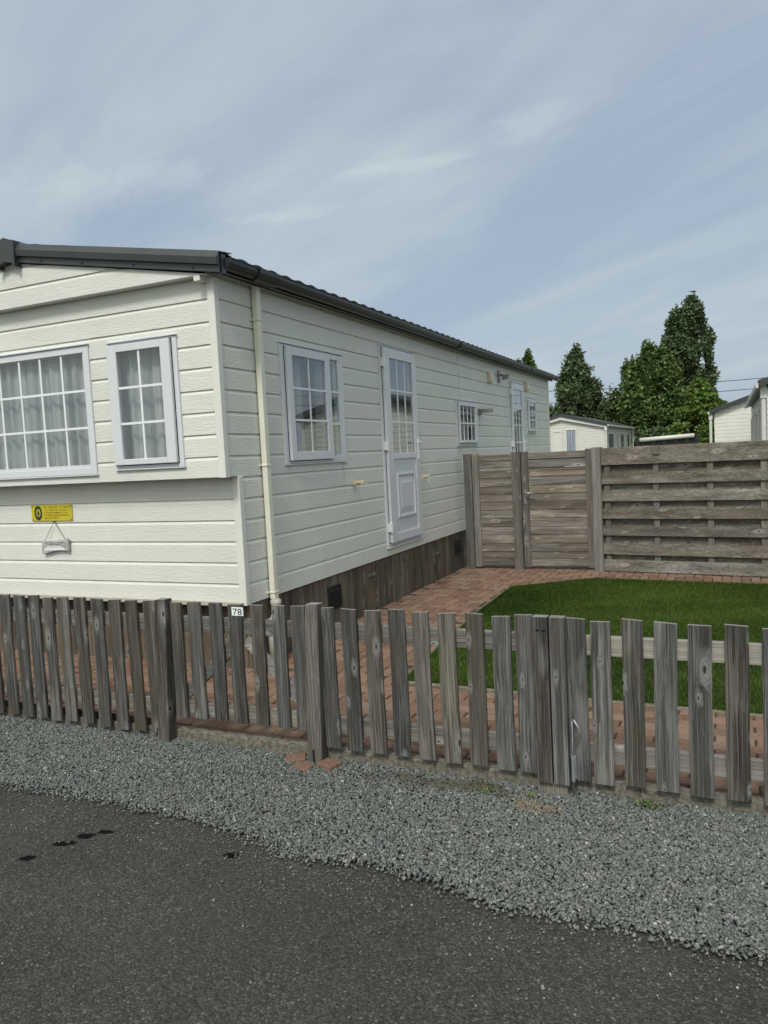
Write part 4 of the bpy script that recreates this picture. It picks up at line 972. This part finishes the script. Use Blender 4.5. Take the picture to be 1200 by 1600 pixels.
c2=simple_caravan('cream caravan end wall with dark sloping verge and white downpipe behind the board fence',2.86,6.9,35,46,2.72,3.40,M['farcream'],pipe=((2.72,34.95),),ped=False)
c3=simple_caravan('nearer caravan at the right edge with white side windows and a corner downpipe',4.22,8.3,20,33.5,2.80,3.36,M['farcream'],
   sidewins=((20.9,22.6,.7,2.35,1),(23.2,24.0,.55,2.45,0),(25.2,27.0,1.1,2.35,1),(28.5,29.6,.55,2.45,0),(31,32.4,1.1,2.3,1)),side='L',pipe=((4.15,20.05),),ped=False)
# awning roll
aw=thing('awning','long white awning roll on dark posts with black side sheet behind the board fence','awning',(1.45,28,0))
mb=MB(); mb.tube([(.58,28,1.70),(2.34,28,1.765)],.075,12); mb.build('roll',M['farwhite'],aw,smooth=True)
mb=MB()
for x in (.52,2.44):
    mb=MB(); mb.box(x-.05,27.95,-.07,x+.05,28.05,1.80); mb.build('post',M['black'],aw)
mb=MB(); n=24
for i in range(n):
    a,b_=.57+1.82*i/n,.57+1.82*(i+1)/n; f_=lambda q:28.03+.03*math.sin(q*17)
    mb.quad((a,f_(a),.2),(b_,f_(b_),.2),(b_,f_(b_),1.70),(a,f_(a),1.68))
mb.build('side_sheet',M['black'],aw)
# power lines
for k,(zl,lab) in enumerate(((6.35,'upper thin black power line crossing behind the trees'),(5.50,'lower thin black power line crossing behind the trees'))):
    mb=MB(); pts=[]
    for i in range(41):
        t=i/40; x=-45+90*t; pts.append((x,70,zl+ (.0030*(x-2.5)**2 if k==0 else .0022*(x+1)**2)*.55-.002*x*(1 if k==0 else -.5)))
    mb.tube(pts,.028,5); tag(mb.build('power_line',M['black']),lab,'cable','power lines over the far hedge')

# ------------------------------------------------------------------ trees
def tree(name,label,x,y,zt,hw,mat,n,kind='poplar',tops=((0,1.0),),zb=.6,leaf=.16,group='trees beyond the caravans',seedv=1):
    rs=np.random.default_rng(seedv); rp=random.Random(seedv)
    t=thing(name,label,'tree' if 'bush' not in name else 'bush',(x,y,-.07),group)
    mb=MB(); r0=hw*.10+.05; H=zt+.07
    mb.tube([(x,y,-.07),(x+.05,y,H*.3),(x-.03,y,H*.6),(x,y,H*.92)],[r0,r0*.8,r0*.5,.02],8)
    tips=[]
    nb=int(70+hw*42)
    for i in range(nb):
        q=(i+rp.random())/nb; dx_,hs_=tops[i%len(tops)]; z=zb+(zt*hs_-zb)*q*.96; ax=x+dx_*min(1,q*1.3)
        if kind=='poplar': prof=(min(1,(q+.15)/.3)**.5)*(max(0.0,1-max(0,(q-.28)/.72)**2.2)**.62 if len(tops)>1 else max(0.0,1-max(0,(q-.15)/.85)**2.1)**.78)
        elif kind=='round': prof=math.sin(PI*min(1,.12+q*.88))**.7
        else: prof=(min(1,q/.15)**.5)*(1-q**2.2)
        prof=max(.06,prof); a=rp.uniform(0,2*PI); rr=hw*prof*rp.choice((rp.uniform(.3,.9),rp.uniform(.75,1.16)))*(1 if len(tops)==1 else 1-.42*q)
        up=rp.uniform(.5,1.1) if kind!='birch' else rp.uniform(-.2,.5)
        p0=Vector((ax,y,max(.3,z-rr*.8*up))); tip=Vector((ax+rr*math.cos(a),y+rr*math.sin(a),z+.15))
        mid=(p0+tip)/2+Vector((0,0,-.1*rr if kind!='birch' else .2*rr))
        mb.tube([p0,mid,tip],[.035+.02*(1-q),.025,.008],5,False); tips.append((p0,mid,tip,rr))
    mb.build('trunk',M['bark'],t)
    V=[]
    per=max(8,n//(nb*3))
    for (p0,mid,tip,rr) in tips:
        for c in range(3):
            s=rp.uniform(.55,1.08) if c else 1.0
            ctr=np.array(mid.lerp(tip,s)) if s<=1 else np.array(tip)
            cr=hw*rp.uniform(.05,.17)+.12; el=2.0 if kind=='poplar' else (1.0 if kind=='round' else 1.3)
            d=rs.normal(size=(per,3)); d/=np.linalg.norm(d,axis=1)[:,None]; d*=(rs.uniform(.15,1,(per,1))**.5)*cr; d[:,2]*=el
            if kind=='birch': d[:,2]-=np.abs(d[:,2])*.6
            V.append(ctr+d)
    P=np.concatenate(V); m=len(P)
    nrm=rs.normal(size=(m,3)); nrm[:,2]=np.abs(nrm[:,2])+.35; nrm/=np.linalg.norm(nrm,axis=1)[:,None]
    a=np.cross(nrm,rs.normal(size=(m,3))); a/=np.linalg.norm(a,axis=1)[:,None]; b_=np.cross(nrm,a)
    s=leaf*rs.uniform(.5,1.35,(m,1))
    v=np.stack([P-a*s,P+b_*s*.55,P+a*s,P-b_*s*.55],1).reshape(-1,3)-np.array(t['_o'])
    me=fast_mesh('crown',v,4,np.arange(4*m)); o=link('crown',me,M[mat],t)
    return t
tree('poplar_tree','tallest dark poplar, twin pointed tops above all other trees',.5,66,12.75,2.6,'leafdark',48000,'poplar',((.45,1.0),(-.75,.93)),.4,.15,seedv=3)
tree('poplar_tree','pointed tree standing directly left of and overlapping the tallest poplar',-2.2,63,8.9,2.75,'leafmid',44000,'poplar',((.0,1.0),(.95,.93),(-1.2,.86)),.2,.15,seedv=5)
tree('conical_tree','separate conical dark tree standing alone above the distant white caravan',-7.95,65,9.3,2.75,'leafdark',40000,'poplar',((.0,1.0),),-.8,.15,seedv=8)
tree('birch_tree','low bright green drooping tree at the foot of the tallest poplar',1.6,57,5.7,2.3,'leaflight',24000,'birch',((0,1.0),),.3,.12,seedv=12)
tree('bush','yellowish bush between the lone conical tree and the pointed tree',-5.3,67,5.0,1.7,'leafyellow',12000,'round',((0,1.0),),.2,.13,seedv=14)
tree('poplar_tree','tiny treetop showing over the cream caravan roof, taller of two',-11.95,65,9.8,1.3,'leafmid',9000,'poplar',((0,1.0),),1,.15,seedv=21)
tree('poplar_tree','tiny treetop showing over the cream caravan roof, lower of two',-13.0,66,9.15,1.0,'leafmid',7000,'poplar',((0,1.0),),1,.15,seedv=23)
hd=thing('hedge','dark dense hedge closing the gap under the far trees','hedge',(-2,61,-.07))
n=26000; hx=RNG.uniform(-6.5,5.5,n); hy=RNG.uniform(60,62,n); ht=np.array([2.6+.9*mnoise.noise(Vector((x*.6,1,1)))+.5*mnoise.noise(Vector((x*1.7,4,1))) for x in hx]); hz_=ht*RNG.uniform(0,1,n)**.55
Pp=np.stack([hx,hy,hz_],1); nrm=RNG.normal(size=(n,3)); nrm/=np.linalg.norm(nrm,axis=1)[:,None]; a=np.cross(nrm,RNG.normal(size=(n,3))); a/=np.linalg.norm(a,axis=1)[:,None]; b2=np.cross(nrm,a); s=RNG.uniform(.08,.19,(n,1))
v=np.stack([Pp-a*s,Pp+b2*s*.6,Pp+a*s,Pp-b2*s*.6],1).reshape(-1,3)-np.array(hd['_o'])
link('foliage',fast_mesh('foliage',v,4,np.arange(4*n)),M['leafdark'],hd)
mb=MB()
for i in range(24): mb.tube([(-6.2+i*.5,61,-.07),(-6.2+i*.5+random.uniform(-.2,.2),61,1.8)],.05,5)
mb.build('stems',M['bark'],hd)
for o in bpy.data.objects:
    if '_o' in o: del o['_o']
